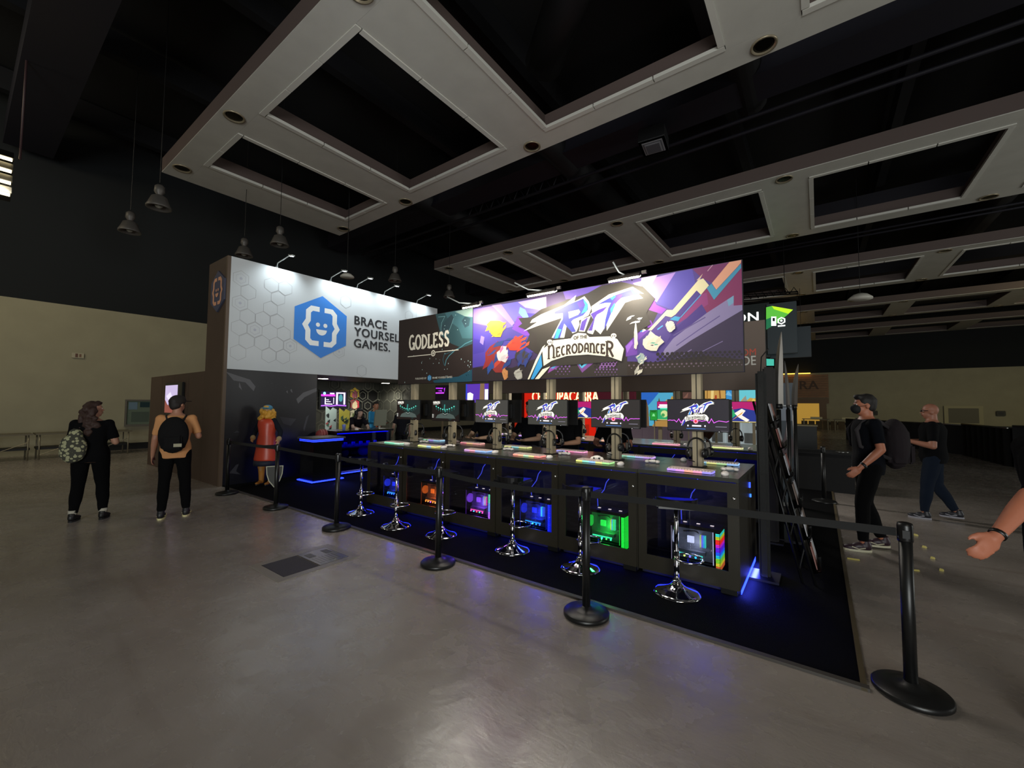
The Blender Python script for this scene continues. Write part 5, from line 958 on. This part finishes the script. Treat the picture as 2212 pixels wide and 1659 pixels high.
belt = mat('black belt webbing', '#0e0e0e', .85)
def bel(p, q, label, sag=.02):
    t = thing('stanchion_belt', label, 'belt', (p[0], p[1], 0), 0, 'belts between the stanchions'); n = 14; o = MB(); d = V(q[0]-p[0], q[1]-p[1], 0); L = d.length; e = d.normalized(); nn = V(-e.y, e.x, 0)*.0012; vs = []
    for k in range(n+1):
        f = k/n; z = p[2]+(q[2]-p[2])*f-sag*4*f*(1-f); c = e*.04+d*f*((L-.08)/L); vs += [c-nn+V(0, 0, z-.024), c-nn+V(0, 0, z+.024), c+nn+V(0, 0, z+.024), c+nn+V(0, 0, z-.024)]
    o.add(vs, [[k*4+j, k*4+(j+1) % 4, (k+1)*4+(j+1) % 4, (k+1)*4+j] for k in range(n) for j in range(4)], belt); o.build('webbing', t)
bn = ['between the tower corner and the red dress figure', 'leading to the stanchion behind the floor hatch', 'before the orange computer cabinet', 'before the blue and green computer cabinets', 'from the green computer to the nearest stanchion']
for i in range(5): a_, b_ = ST[i], ST[i+1]; bel((a_[0], a_[1], a_[2]-.06), (b_[0], b_[1], b_[2]-.06), 'black belt '+bn[i], [.01, .01, .02, .035, .0][i])
bel((.04, 9.04, .87), (-.9, 9.0, .87), 'black belt of the aisle stanchion behind the rack', .0)
# small dark marks on the concrete are in its own relief; one crack by the front
# ------------------------------------------------------------------ people
def skinm(c): return mat('skin '+c, c, .55)
def cone(mb, a, b, r0, r1, m, n=14): mb.tube([a, b], [r0, r1], m, n); return mb
def rot2(v, a, o): v = V(v)-V(o); c, s = math.cos(a), math.sin(a); return V(v.x, v.y*c-v.z*s, v.y*s+v.z*c)+V(o)
def person(label, loc, face, skin='#b98a6c', hair='#1c1410', hairlen=0, shirt='#101114', pants='#0c0c0e', shoes='#111111', sole=None, h=1.72, wide=1., sleeve=.55, lean=0., headturn=0., headtilt=0., arms=None, legs=None, female=False, voxel=.009, bare_legs=False, name='person', cat='person', skirt=None, beard=False, sex=0, sleeve_long=False):
    """local frame: faces +Y, +X is the person's right hand side; joint positions in metres for 1.72 m"""
    k = h/1.72; t = thing(name, label, cat, loc, face); m = M['black']
    Jn = dict(hip=(.09, 0, .93), knee=(.10, .02, .50), ankle=(.105, -.03, .085))
    A = {1: dict(elbow=(.25, -.03, 1.13), wrist=(.26, .06, .89)), -1: dict(elbow=(-.25, -.03, 1.13), wrist=(-.26, .06, .89))}
    Lg = {1: dict(knee=(.10, .03, .50), ankle=(.11, -.03, .085)), -1: dict(knee=(-.10, .03, .50), ankle=(-.11, -.03, .085))}
    for s, d in (arms or {}).items(): A[s].update(d)
    for s, d in (legs or {}).items(): Lg[s].update(d)
    pv = V(0, 0, .95); U = lambda p: rot2(p, -lean, pv)      # upper body leans forward
    sw = .175*wide if not female else .155*wide
    def torso(mb, inf, z0=.84, z1=1.56):
        rings = [(.84, .155, .105), (.92, .17, .12), (1.0, .165 if not female else .16, .118), (1.1, .148 if not female else .13, .105), (1.22, .165 if not female else .148, .115), (1.33, .175 if not female else .16, .118), (1.40, .165 if not female else .15, .10), (1.445, .11, .075), (1.48, .06, .06), (1.56, .052, .055)]
        rr = [q for q in rings if z0-.01 <= q[0] <= z1+.01]; n = 24; vs = []; fs = []
        for z, a, b in rr:
            w_ = wide if z < 1.42 else 1+(wide-1)*.4
            for j in range(n): c = 2*PI*j/n; vs.append(U((a*w_*math.cos(c)+math.copysign(inf, math.cos(c)), b*w_*math.sin(c)+math.copysign(inf, math.sin(c)), z)))
        for i in range(len(rr)-1):
            for j in range(n): fs.append([i*n+j, i*n+(j+1) % n, (i+1)*n+(j+1) % n, (i+1)*n+j])
        fs += [list(range(n))[::-1], [(len(rr)-1)*n+j for j in range(n)]]; mb.add(vs, fs, m)
    def arm(mb, s, inf, upto=1.):
        sh = U((sw*s, 0, 1.395)); el = V(A[s]['elbow']); wr = V(A[s]['wrist']); q = wide**.5
        mb.ball(sh, .058*q+inf, m); e = sh.lerp(el, min(1, upto*2) if upto < 1 else 1)
        cone(mb, sh, e, .053*q+inf, (.053-.013*min(1, upto*2))*q+inf*1.3, m)
        if upto > .5:
            mb.ball(el, .041*q+inf, m); w2 = el.lerp(wr, (upto-.5)*2); cone(mb, el, el.lerp(w2, .35), .041*q+inf, .040*q+inf, m); cone(mb, el.lerp(w2, .35), w2, .040*q+inf, .027+inf, m)
        return sh, el, wr
    def leg(mb, s, inf, upto=1.):
        hp = V(.09*s*wide, 0, .93); kn = V(Lg[s]['knee']); an = V(Lg[s]['ankle']); q = wide**.7
        mb.ball(hp, .088*q+inf, m); k2 = hp.lerp(kn, min(1, upto*2)); cone(mb, hp, k2, .090*q+inf, (.090-.034*min(1, upto*2))*q+inf, m)
        if upto > .5: mb.ball(kn, .056*q+inf, m); mid = kn.lerp(an, .3); cone(mb, kn, mid, .056*q+inf, .055*q+inf, m); cone(mb, mid, kn.lerp(an, (upto-.5)*2), .055*q+inf, .036+inf, m)
        return hp, kn, an
    b = MB(); torso(b, 0)
    hc = U((0, .015, 1.60)); Rh = Matrix.Rotation(headturn, 3, 'Z') @ Matrix.Rotation(-lean*.4+headtilt, 3, 'X')
    def Hd(p): return hc+Rh @ V(p)
    cone(b, U((0, 0, 1.44)), Hd((0, -.01, -.06)), .055, .052, m)
    b.ball(Hd((0, -.005, .03)), (.077, .095, .095), m, 16, 12, Rh); b.ball(Hd((0, .025, -.035)), (.058, .068, .075), m, 14, 10, Rh); b.ball(Hd((0, .055, -.082)), (.028, .025, .022), m, 10, 8, Rh)
    cone(b, Hd((0, .085, .015)), Hd((0, .108, -.022)), .010, .016, m, 8); b.ball(Hd((0, .082, -.052)), (.024, .014, .010), m, 10, 6, Rh)
    for s in (-1, 1): b.ball(Hd((.078*s, -.005, -.005)), (.012, .02, .032), m, 8, 6, Rh); b.ball(Hd((.03*s, .082, .025)), (.02, .012, .008), m, 8, 6, Rh)
    for s in (-1, 1):
        sh, el, wr = arm(b, s, 0); d = (wr-el).normalized(); sd = d.cross(V(0, 1, 0)) if abs(d.y) < .9 else d.cross(V(0, 0, 1)); sd = V(0, 1, 0)-d*d.y; sd = sd.normalized() if sd.length > .2 else V(1, 0, 0); nn = d.cross(sd).normalized()
        Rm = Matrix((nn, sd, d)).transposed(); b.ball(wr+d*.045, (.016, .042, .05), m, 10, 8, Rm); cone(b, wr-d*.01, wr+d*.03, .026, .024, m, 10)
        inw = nn*(-1 if nn.x*s > 0 else 1)
        for j, (o_, L_) in enumerate(((.03, .072), (.011, .082), (-.009, .076), (-.027, .060))):
            p0 = wr+d*.080+sd*o_; p1 = p0+d*L_*.45+inw*.006; p2 = p1+(d*.8+inw*.6)*L_*.33; p3 = p2+(d*.45+inw*.9)*L_*.25; b.tube([p0-d*.02, p0, p1, p2, p3], [.0095, .0095, .009, .0085, .007], m, 8)
        b.tube([wr+d*.02+sd*.025, wr+d*.05+sd*.048+inw*.01, wr+d*.078+sd*.058+inw*.018, wr+d*.10+sd*.056+inw*.024], [.014, .012, .0105, .008], m, 8)
    for s in (-1, 1):
        hp, kn, an = leg(b, s, 0); b.ball(an+V(0, .05, -.045), (.035, .10, .035), m, 10, 8)
    me = remesh(b, voxel, 2); meshobj('body', me, skinm(skin), t)
    for s in (-1, 1):
        e = MB(); e.ball(Hd((.03*s, .083, .014)), (.012, .008, .009), mat('eye white', '#c8c0b8', .3), 8, 6, Rh); e.ball(Hd((.03*s, .0895, .014)), .0045, mat('eye dark', '#120c08', .2), 8, 6); e.build('eye', t)
        MB().tube([Hd((.012*s, .092, .036)), Hd((.045*s, .08, .038))], .004, mat('hair '+hair, hair, .7), 6).build('eyebrow', t)
    MB().ball(Hd((0, .094, -.052)), (.022, .006, .006), mat('lips', '#7a4038', .5), 8, 6, Rh).build('mouth', t)
    # clothes
    if shirt:
        c = MB(); torso(c, .014, .84, 1.46); 
        for s in (-1, 1): arm(c, s, .009, 1. if sleeve_long else sleeve*.5+.12)
        meshobj('shirt', remesh(c, .013, 2, .006, 9.), mat('cloth '+shirt, shirt, .95, spec=.12, bump=.2, bscale=90.), t)
    if pants:
        c = MB(); c.ball((0, 0, .93), (.165*wide, .118*wide, .10), m); 
        for s in (-1, 1): leg(c, s, .014, .97)
        meshobj('trousers', remesh(c, .013, 2, .007, 8.), mat('cloth '+pants, pants, .95, spec=.12, bump=.2, bscale=90.), t)
    for s in (-1, 1):
        an = V(Lg[s]['ankle']); c = MB(); fl_ = Lg[s].get('toe', 0.); Rf = Matrix.Rotation(fl_, 3, 'X'); o = an-V(0, 0, .085)
        if fl_: o = an+Rf @ V(0, 0, -.085)
        c.ball(o+Rf @ V(0, .03, .05), (.045, .085, .045), m); c.ball(o+Rf @ V(0, .11, .035), (.045, .08, .032), m); c.ball(o+Rf @ V(0, -.03, .06), (.042, .045, .055), m); cone(c, o+Rf @ V(0, -.02, .05), o+Rf @ V(0, -.015, .12), .045, .042, m)
        sh_ = meshobj('shoe', remesh(c, .009, 1), mat('shoe '+shoes, shoes, .5), t)
        MB().add([o+Rf @ V(.048*math.cos(a)*(1 if math.sin(a) < 0 else .95), .055+.13*math.sin(a), z) for z in (0., .022) for a in [2*PI*q/16 for q in range(16)]], [list(range(16))[::-1], list(range(16, 32))]+[[q, (q+1) % 16, 16+(q+1) % 16, 16+q] for q in range(16)], mat('sole '+(sole or '#1a1a1a'), sole or '#1a1a1a', .6)).build('sole', sh_)
        if sole: MB().tube([o+Rf @ V(.046, .0, .045), o+Rf @ V(.047, .06, .03), o+Rf @ V(.04, .12, .05)], .006, mat('sole '+sole), 6).build('stripe', sh_); MB().tube([o+Rf @ V(-.046, .0, .045), o+Rf @ V(-.047, .06, .03), o+Rf @ V(-.04, .12, .05)], .006, mat('sole '+sole), 6).build('stripe', sh_)
    if hair and hairlen >= 0:
        c = MB(); c.ball(Hd((0, -.018, .045)), (.086, .098, .092), m, 16, 12, Rh); c.ball(Hd((0, -.05, .0)), (.078, .06, .08), m, 14, 10, Rh)
        c.ball(Hd((0, .055, .098)), (.06, .045, .03), m, 12, 8, Rh)
        if hairlen:
            random.seed(int(h*1000))
            for q in range(34):
                a_ = random.uniform(-1.9, 1.9); f_ = random.random(); rr_ = .085+.06*f_*(hairlen > .2)
                c.ball(Hd((rr_*math.sin(a_)*(1.1), -.02-rr_*math.cos(a_)*.9, .03-hairlen*f_)), random.uniform(.03, .048+.014*(hairlen > .22)), m, 8, 6)
        meshobj('hair', remesh(c, .010, 1, .012 if hairlen else .006, 22.), mat('hair '+hair, hair, .6, bump=.6, bscale=120.), t)
    for ch in t.children: ch.scale = (k, k, k)
    t['Hd'] = [*(hc*k)]; return t
def clean(t):
    if 'Hd' in t: del t['Hd']
    return t
def sub(t, k, mb, name, **kw): o = mb.build(name, t, **kw); o.scale = (k, k, k); return o
def backpack(t, k, col, label_patch=False, depth=.16, y=-.20, z=1.18, w=.32, hh=.46, patch=None):
    m_ = mat('pack '+col, col, .9, spec=.15, bump=.4, bscale=120.); c = MB(); 
    c.ball((0, y, z), (w/2*1.1, depth/2*1.15, hh/2*1.12), m_, 16, 12); c.box((0, y, z-.03), (w*.86, depth*.9, hh*.84), m_, None, .04)
    o = meshobj('backpack', remesh(c, .012, 3), m_, t); o.scale = (k, k, k)
    c = MB(); c.box((0, y-depth*.5, z-.1), (w*.66, .06, hh*.42), m_, None, .02); q = c.build('front_pocket', o)
    if patch: MB().bb((.02, y-depth*.5-.036, z-.16), (.11, y-depth*.5-.030, z-.115), pm(patch)).build('label_patch', o)
    for s in (-1, 1): MB().tube([(.08*s, y+.06, z+.17), (.115*s, -.06, 1.44), (.12*s, .06, 1.43), (.125*s, .135, 1.33), (.13*s, .11, 1.15), (.12*s, y+.08, z-.16)], .02, mat('strap '+col, col, .8), 8, sx=.4).build('strap', o)
    return o
FD = lambda dx, dy: math.atan2(-dx, dy)      # heading that faces (dx, dy)
# left woman, seen from behind, looking right toward the white wall
p = (-8.27, 1.22, 0)
t = person('woman in black with long curly brown hair and grey patterned drawstring bag', p, FD(-1., .55), skin='#a87c66', hair='#2e1a12', hairlen=.36, shirt='#070709', pants='#050506', shoes='#0a0a0a', h=1.65, wide=1.17, female=True, headturn=-1.0, headtilt=.10, voxel=.009,
    arms={1: dict(elbow=(.26, .04, 1.12), wrist=(.14, .22, 1.16)), -1: dict(elbow=(-.25, .04, 1.12), wrist=(-.10, .22, 1.10))}, legs={1: dict(knee=(.14, .02, .5), ankle=(.17, .0, .085)), -1: dict(knee=(-.13, .02, .5), ankle=(-.15, -.03, .085))})
c = MB(); c.ball((-.12, -.20, 1.06), (.15, .10, .21), M['black'], 16, 12); c.ball((-.11, -.18, 1.24), (.08, .07, .1), M['black'])
pat = bpy.data.materials.new('patterned bag cloth'); pat.use_nodes = True; nt = pat.node_tree; bs = nt.nodes['Principled BSDF']; vo = nt.nodes.new('ShaderNodeTexVoronoi'); vo.inputs['Scale'].default_value = 22; rp = nt.nodes.new('ShaderNodeValToRGB'); rp.color_ramp.interpolation = 'CONSTANT'; rp.color_ramp.elements[1].position = .45
rp.color_ramp.elements[0].color = lin('#9a9a78')+(1,); rp.color_ramp.elements[1].color = lin('#3a3a30')+(1,); tcn = nt.nodes.new('ShaderNodeTexCoord'); nt.links.new(tcn.outputs['Object'], vo.inputs['Vector']); nt.links.new(vo.outputs['Distance'], rp.inputs[0]); nt.links.new(rp.outputs[0], bs.inputs['Base Color']); bs.inputs['Roughness'].default_value = .9
o = meshobj('drawstring_bag', remesh(c, .012, 2, .01, 12.), pat, t); o.scale = (.96,)*3
MB().tube([(-.15, -.12, 1.26), (-.12, -.05, 1.44), (-.12, .07, 1.42), (-.13, .14, 1.25)], .008, mat('cord', '#4a4a40', .8), 6).build('cord', o)
for s in (-1, 1): sub(t, .96, MB().tube([((.17 if s > 0 else -.15), -.03 if s < 0 else 0., .10), ((.17 if s > 0 else -.15), -.03 if s < 0 else 0., .16)], .05, mat('white sock', '#a8a496', .9), 14), 'sock')
clean(t)
# man with cap and backpack, from behind
t = person('man in peach t-shirt and dark cap with black backpack, seen from behind', (-7.52, 1.98, 0), FD(-1., .42), skin='#a07058', hair='#1a1210', shirt='#c08a5c', pants='#060607', shoes='#17171a', sole='#d8cf9c', h=1.74, wide=.99, headturn=-.6, headtilt=.05, sleeve=.6, voxel=.009,
    arms={-1: dict(elbow=(-.23, .0, 1.12), wrist=(-.26, .07, .88)), 1: dict(elbow=(.26, .0, 1.14), wrist=(.20, .22, 1.24))}, legs={1: dict(knee=(.12, .02, .5), ankle=(.15, .02, .085)), -1: dict(knee=(-.11, .0, .5), ankle=(-.12, -.05, .085))})
backpack(t, 1.01, '#121112', patch='#8f8a70')
hd = V(*t['Hd'])/1.01; c = MB(); R_ = Matrix.Rotation(-.6, 3, 'Z')
for q in (0,): c.ball(hd+V(0, -.012, .055), (.094, .105, .085), M['black'], 16, 12, R_); c.box(hd+R_ @ V(0, .13, .05), (.13, .12, .012), M['black'], R_, .005)
o = meshobj('cap', remesh(c, .009, 2), mat('cap cloth', '#1f1a16', .9), t); o.scale = (1.01,)*3; clean(t)
# figure in red dress with blond hair by the mural
t = person('figure in red dress, blue cap and long blond hair standing before the dark mural', (-9.02, 3.86, .012), FD(.55, -1), skin='#b98a58', hair='#c8983a', hairlen=.26, shirt='#1c1f28', pants=None, shoes='#a86c28', h=1.58, female=True, sleeve_long=True, voxel=.010, name='person', headturn=.25,
    arms={1: dict(elbow=(.30, -.02, 1.15), wrist=(.24, .12, 1.02)), -1: dict(elbow=(-.28, -.06, 1.15), wrist=(-.33, .05, 1.0))})
red = mat('glossy red dress', '#c0442c', .38); c = MB(); n = 20; vs = []; prof = [(1.44, .13, .10), (1.40, .19, .15), (1.30, .20, .165), (1.10, .165, .145), (.95, .205, .17), (.78, .22, .18), (.56, .255, .21), (.52, .25, .205)]
c.add([(a*math.cos(2*PI*j/n), b_*math.sin(2*PI*j/n), z) for z, a, b_ in prof for j in range(n)], [[i*n+j, (i+1)*n+j, (i+1)*n+(j+1) % n, i*n+(j+1) % n] for i in range(len(prof)-1) for j in range(n)]+[list(range(n)), [(len(prof)-1)*n+j for j in range(n)][::-1]], red, True); sub(t, .92, c, 'dress')
c = MB(); c.tube([(0, 0, .83), (0, 0, .87)], .222, mat('dark belt', '#1a0f0c', .5), 20, sx=1.03); sub(t, .92, c, 'dress_band')
c = MB(); c.lathe([(.24, .53), (.245, .47), (.24, .42), (.001, .42)], (0, 0, 0), mat('dark blue hem', '#15192c', .7), 20); sub(t, .92, c, 'underskirt')
bt = mat('tan boot', '#b87a30', .55)
for s in (-1, 1):
    c = MB(); c.lathe([(.05, .03), (.055, .1), (.06, .2), (.075, .34), (.085, .36), (.085, .42), (.001, .42)], (.11*s, -.02, 0), bt, 14); sub(t, .92, c, 'boot')
    c = MB(); w_ = (.24, .12, 1.02) if s > 0 else (-.33, .05, 1.0); c.ball(w_, (.055, .055, .06), mat('tan glove', '#a08a60', .7)); sub(t, .92, c, 'glove_cuff')
hd = V(*t['Hd'])/.9186; c = MB()
for q in range(22): th = random.uniform(.9, 5.4); c.ball(hd+V(.115*math.sin(th), -.10*math.cos(th+PI)*-1-.01, random.uniform(-.17, .0)), random.uniform(.045, .065), M['black'], 8, 6)
o = meshobj('hair_locks', remesh(c, .012, 1, .012, 18.), mat('golden hair', '#d39a34', .55, bump=.5, bscale=90.), t); o.scale = (.92,)*3
c = MB(); c.ball(hd+V(0, -.012, .07), (.098, .108, .07), M['black'], 16, 10); c.box(hd+V(-.03, .14, .065), (.14, .12, .012), M['black'], None, .005); o = meshobj('cap', remesh(c, .009, 2), mat('blue cap cloth', '#4a88a8', .7), t); o.scale = (.92,)*3; clean(t)
t = thing('shield', 'small dark shield outlined in white beside the red dress figure', 'shield', (*onz(592, 1054)[:2], .015)); t.rotation_euler = (-.12, 0, 1.13)
sh = [(-.14, .40), (.14, .40), (.13, .25), (.09, .12), (0, 0), (-.09, .12), (-.13, .25)]; c = MB(); c.prism(sh, (0, 0, 0), (1, 0, 0), (0, 0, 1), .03, pm('#2c2c28')); c.build('board', t); a = Art((0, -.001, 0), (1, 0, 0), (0, 0, 1), .001); a.line(sh+[sh[0]], .016, pm('#b0b098')); a.build('rim', t)
t = thing('red_shell', 'dull red ribbed round prop behind the pedestal', 'prop', (-8.98, 5.0, .95)); c = MB(); c.ball((0, 0, 0), (.12, .14, .12), mat('dull red ribbed', '#7a2c28', .6)); 
c.build('shell', t)
for q in (-.06, 0, .06): MB().tube([(.115*math.cos(b_), q, .12*math.sin(b_)) for b_ in [math.radians(d) for d in range(-80, 81, 20)]], .008, mat('pale rib', '#a8605a', .6), 6).build('rib', t)
t = thing('stool_block', 'black low plinth carrying the dull red prop', 'plinth', (-8.98, 5.0, .012)); MB().bb((-.12, -.14, 0), (.12, .12, .82), nb).build('body', t)
# people serving and playing
t = person('shop assistant in blue and orange jacket standing behind the display counter', (-10.2, 7.25, 0), FD(1., .15), skin='#9a6a50', hair='#0e0a08', shirt='#2f7fb0', pants='#14141a', h=1.70, sleeve_long=True, voxel=.012, headturn=-.3, arms={1: dict(elbow=(.25, .08, 1.15), wrist=(.12, .30, 1.12)), -1: dict(elbow=(-.25, .08, 1.15), wrist=(-.12, .30, 1.12))})
c = MB(); c.bb((-.09, .115, 1.0), (.09, .15, 1.3), mat('orange jacket panel', '#c05a2c', .8)); sub(t, .988, c, 'jacket_front'); clean(t)
t = person('dark haired person bending over the display counter beside the cup', (-9.65, 6.2, 0), FD(1., -.1), skin='#b09080', hair='#0d0a0c', hairlen=.16, shirt='#15131a', pants='#101014', h=1.62, lean=.55, sleeve=.5, voxel=.012, female=True, arms={1: dict(elbow=(.22, .42, 1.12), wrist=(.10, .62, 1.08)), -1: dict(elbow=(-.22, .42, 1.12), wrist=(-.10, .62, 1.08))}); clean(t)
t = person('person with very long dark hair near the shop doorway, back turned', (-9.4, 7.55, 0), FD(-1., .4), skin='#a08070', hair='#15100e', hairlen=.22, shirt='#14141a', pants='#101014', h=1.60, voxel=.013, female=True); clean(t)
def player(x, y, label, face=FD(0, -1), **kw):
    legs = {1: dict(knee=(.13, .40, .86), ankle=(.13, .40, .44)), -1: dict(knee=(-.13, .40, .86), ankle=(-.13, .40, .44))}
    kw.setdefault('arms', {1: dict(elbow=(.26, .16, 1.12), wrist=(.12, .36, 1.10)), -1: dict(elbow=(-.26, .16, 1.12), wrist=(-.12, .36, 1.10))})
    t = person(label, (x, y, -.02), face, legs=legs, voxel=.012, **kw); return clean(t)
def pst(x, y, label): return stool(x, y, label)
L_ = [(-4.75, 5.72, 'seated player in black with bare arms behind the fifth front monitor', dict(skin='#c09a7c', hair='#1a1210', shirt='#0c0c0e', pants='#0a0a0c')), (-3.95, 5.9, 'seated player in black shirt between the GODLESS monitor and first RIFT monitor', dict(skin='#b08a70', hair='#241812', shirt='#0b0c10', pants='#3a3a40')),
      (-3.15, 5.75, 'seated player whose bare forearms show beside the third post', dict(skin='#b08468', hair='#100c0a', shirt='#0c0c0e', pants='#0a0a0c')), (-2.4, 5.85, 'seated player in black leaning toward the keyboard behind the second RIFT monitor', dict(skin='#8a5c48', hair='#0e0a08', shirt='#08080a', pants='#0a0a0c', lean=.15))]
for i, (x, y, l, kw) in enumerate(L_):
    player(x, y, l, **kw); t = stool(x, y+.02, 'chrome stool under the '+['player behind the fifth monitor', 'player between the two titles', 'player by the third post', 'leaning player'][i])
t = person('visitor standing at the far left posts in dark clothes with tan trousers', (-5.15, 6.15, 0), FD(.2, -1), skin='#a87a58', hair='#1a1410', shirt='#0c0c10', pants='#8a6238', h=1.66, voxel=.012, arms={1: dict(elbow=(.25, .1, 1.12), wrist=(.18, .33, 1.08))}); clean(t)
# right: man in mask walking left
t = person('man in navy t-shirt, black mask and grey backpack walking left', (.45, 6.42, 0), FD(-1., -.28), skin='#a9694e', hair='#120d0c', shirt='#090b11', pants='#050506', shoes='#2a1620', sole='#b9b49a', h=1.79, wide=1.04, sleeve=.55, voxel=.008, headturn=.0,
    arms={-1: dict(elbow=(-.27, -.02, 1.13), wrist=(-.28, .17, .93)), 1: dict(elbow=(.26, -.14, 1.15), wrist=(.26, -.02, .92))}, legs={1: dict(knee=(.10, .0, .5), ankle=(.10, -.14, .10)), -1: dict(knee=(-.10, .10, .51), ankle=(-.10, .10, .085))})
backpack(t, 1.04, '#241f22', w=.34, hh=.5, depth=.22, y=-.24)
hd = V(*t['Hd'])/1.04; c = MB(); c.ball(hd+V(0, .068, -.038), (.056, .062, .058), M['black'], 14, 10); c.ball(hd+V(0, .115, -.03), (.02, .02, .03), M['black'], 10, 8); o = meshobj('face_mask', remesh(c, .008, 2), mat('black mask', '#08090b', .8), t); o.scale = (1.04,)*3
for s in (-1, 1): c = MB(); c.tube([hd+V(.05*s, .06, -.01), hd+V(.078*s, .01, .0), hd+V(.08*s, -.01, -.03)], .003, mat('black mask'), 6); sub(t, 1.04, c, 'mask_strap')
c = MB(); c.tube([(-.278, .13, .965), (-.28, .15, .95)], .036, mat('black wristband', '#0c0c0c', .5), 14); sub(t, 1.04, c, 'wristband'); clean(t)
# bald man
t = person('bald man in dark t-shirt and blue jeans turned away, arms forward', (1.36, 8.75, 0), FD(-1., .15), skin='#8c5c48', hair='#5a4030', hairlen=-1, shirt='#070709', pants='#131a26', shoes='#181820', sole='#8a8890', h=1.70, wide=1.22, voxel=.010, headturn=.15,
    arms={1: dict(elbow=(.30, .05, 1.12), wrist=(.22, .28, 1.14)), -1: dict(elbow=(-.30, .0, 1.10), wrist=(-.22, .26, 1.16))}, legs={1: dict(knee=(.11, -.02, .5), ankle=(.11, -.22, .12)), -1: dict(knee=(-.11, .08, .5), ankle=(-.11, .12, .085))})
hd = V(*t['Hd'])/.988; c = MB(); c.tube([hd+V(-.075, .02, .02), hd+V(-.06, .09, .02), hd+V(0, .105, .015), hd+V(.06, .09, .02), hd+V(.075, .02, .02)], .005, M['blackp'], 6)
for s in (-1, 1): c.ball(hd+V(.032*s, .098, .01), (.024, .006, .018), M['blackp'], 10, 6)
sub(t, .988, c, 'glasses'); clean(t)
# person cut by the right edge
Ew = V(*(CAM+_ray(2225, 1072)*2.02)); Ww = V(*(CAM+_ray(2152, 1158)*1.96)); fw = V(_f[0], _f[1], 0); rt = V(_r[0], _r[1], 0)
k = 1.76/1.72; base = V(Ew.x, Ew.y, 0)+rt*.36+fw*.10; fa = FD(-rt.x, -rt.y); Ri = Matrix.Rotation(-fa, 3, 'Z')
t = person('passer-by in black at the right edge, only forearm and hand with bracelet showing', tuple(base), fa, skin='#a8664c', hair='#15100e', shirt='#060607', pants='#0c0d12', h=1.76, wide=1.05, voxel=.008, sleeve=.75, arms={1: dict(elbow=(.27, -.14, 1.15), wrist=(.26, -.22, .93)), -1: dict(elbow=tuple(Ri @ (Ew-base)/k), wrist=tuple(Ri @ (Ww-base)/k))})
w_ = Ri @ (Ww-base)/k; e_ = Ri @ (Ew-base)/k; d = (w_-e_).normalized(); sub(t, k, MB().tube([w_-d*.02, w_-d*.004], .032, mat('dark bracelet', '#0a0806', .4), 14), 'bracelet'); clean(t)
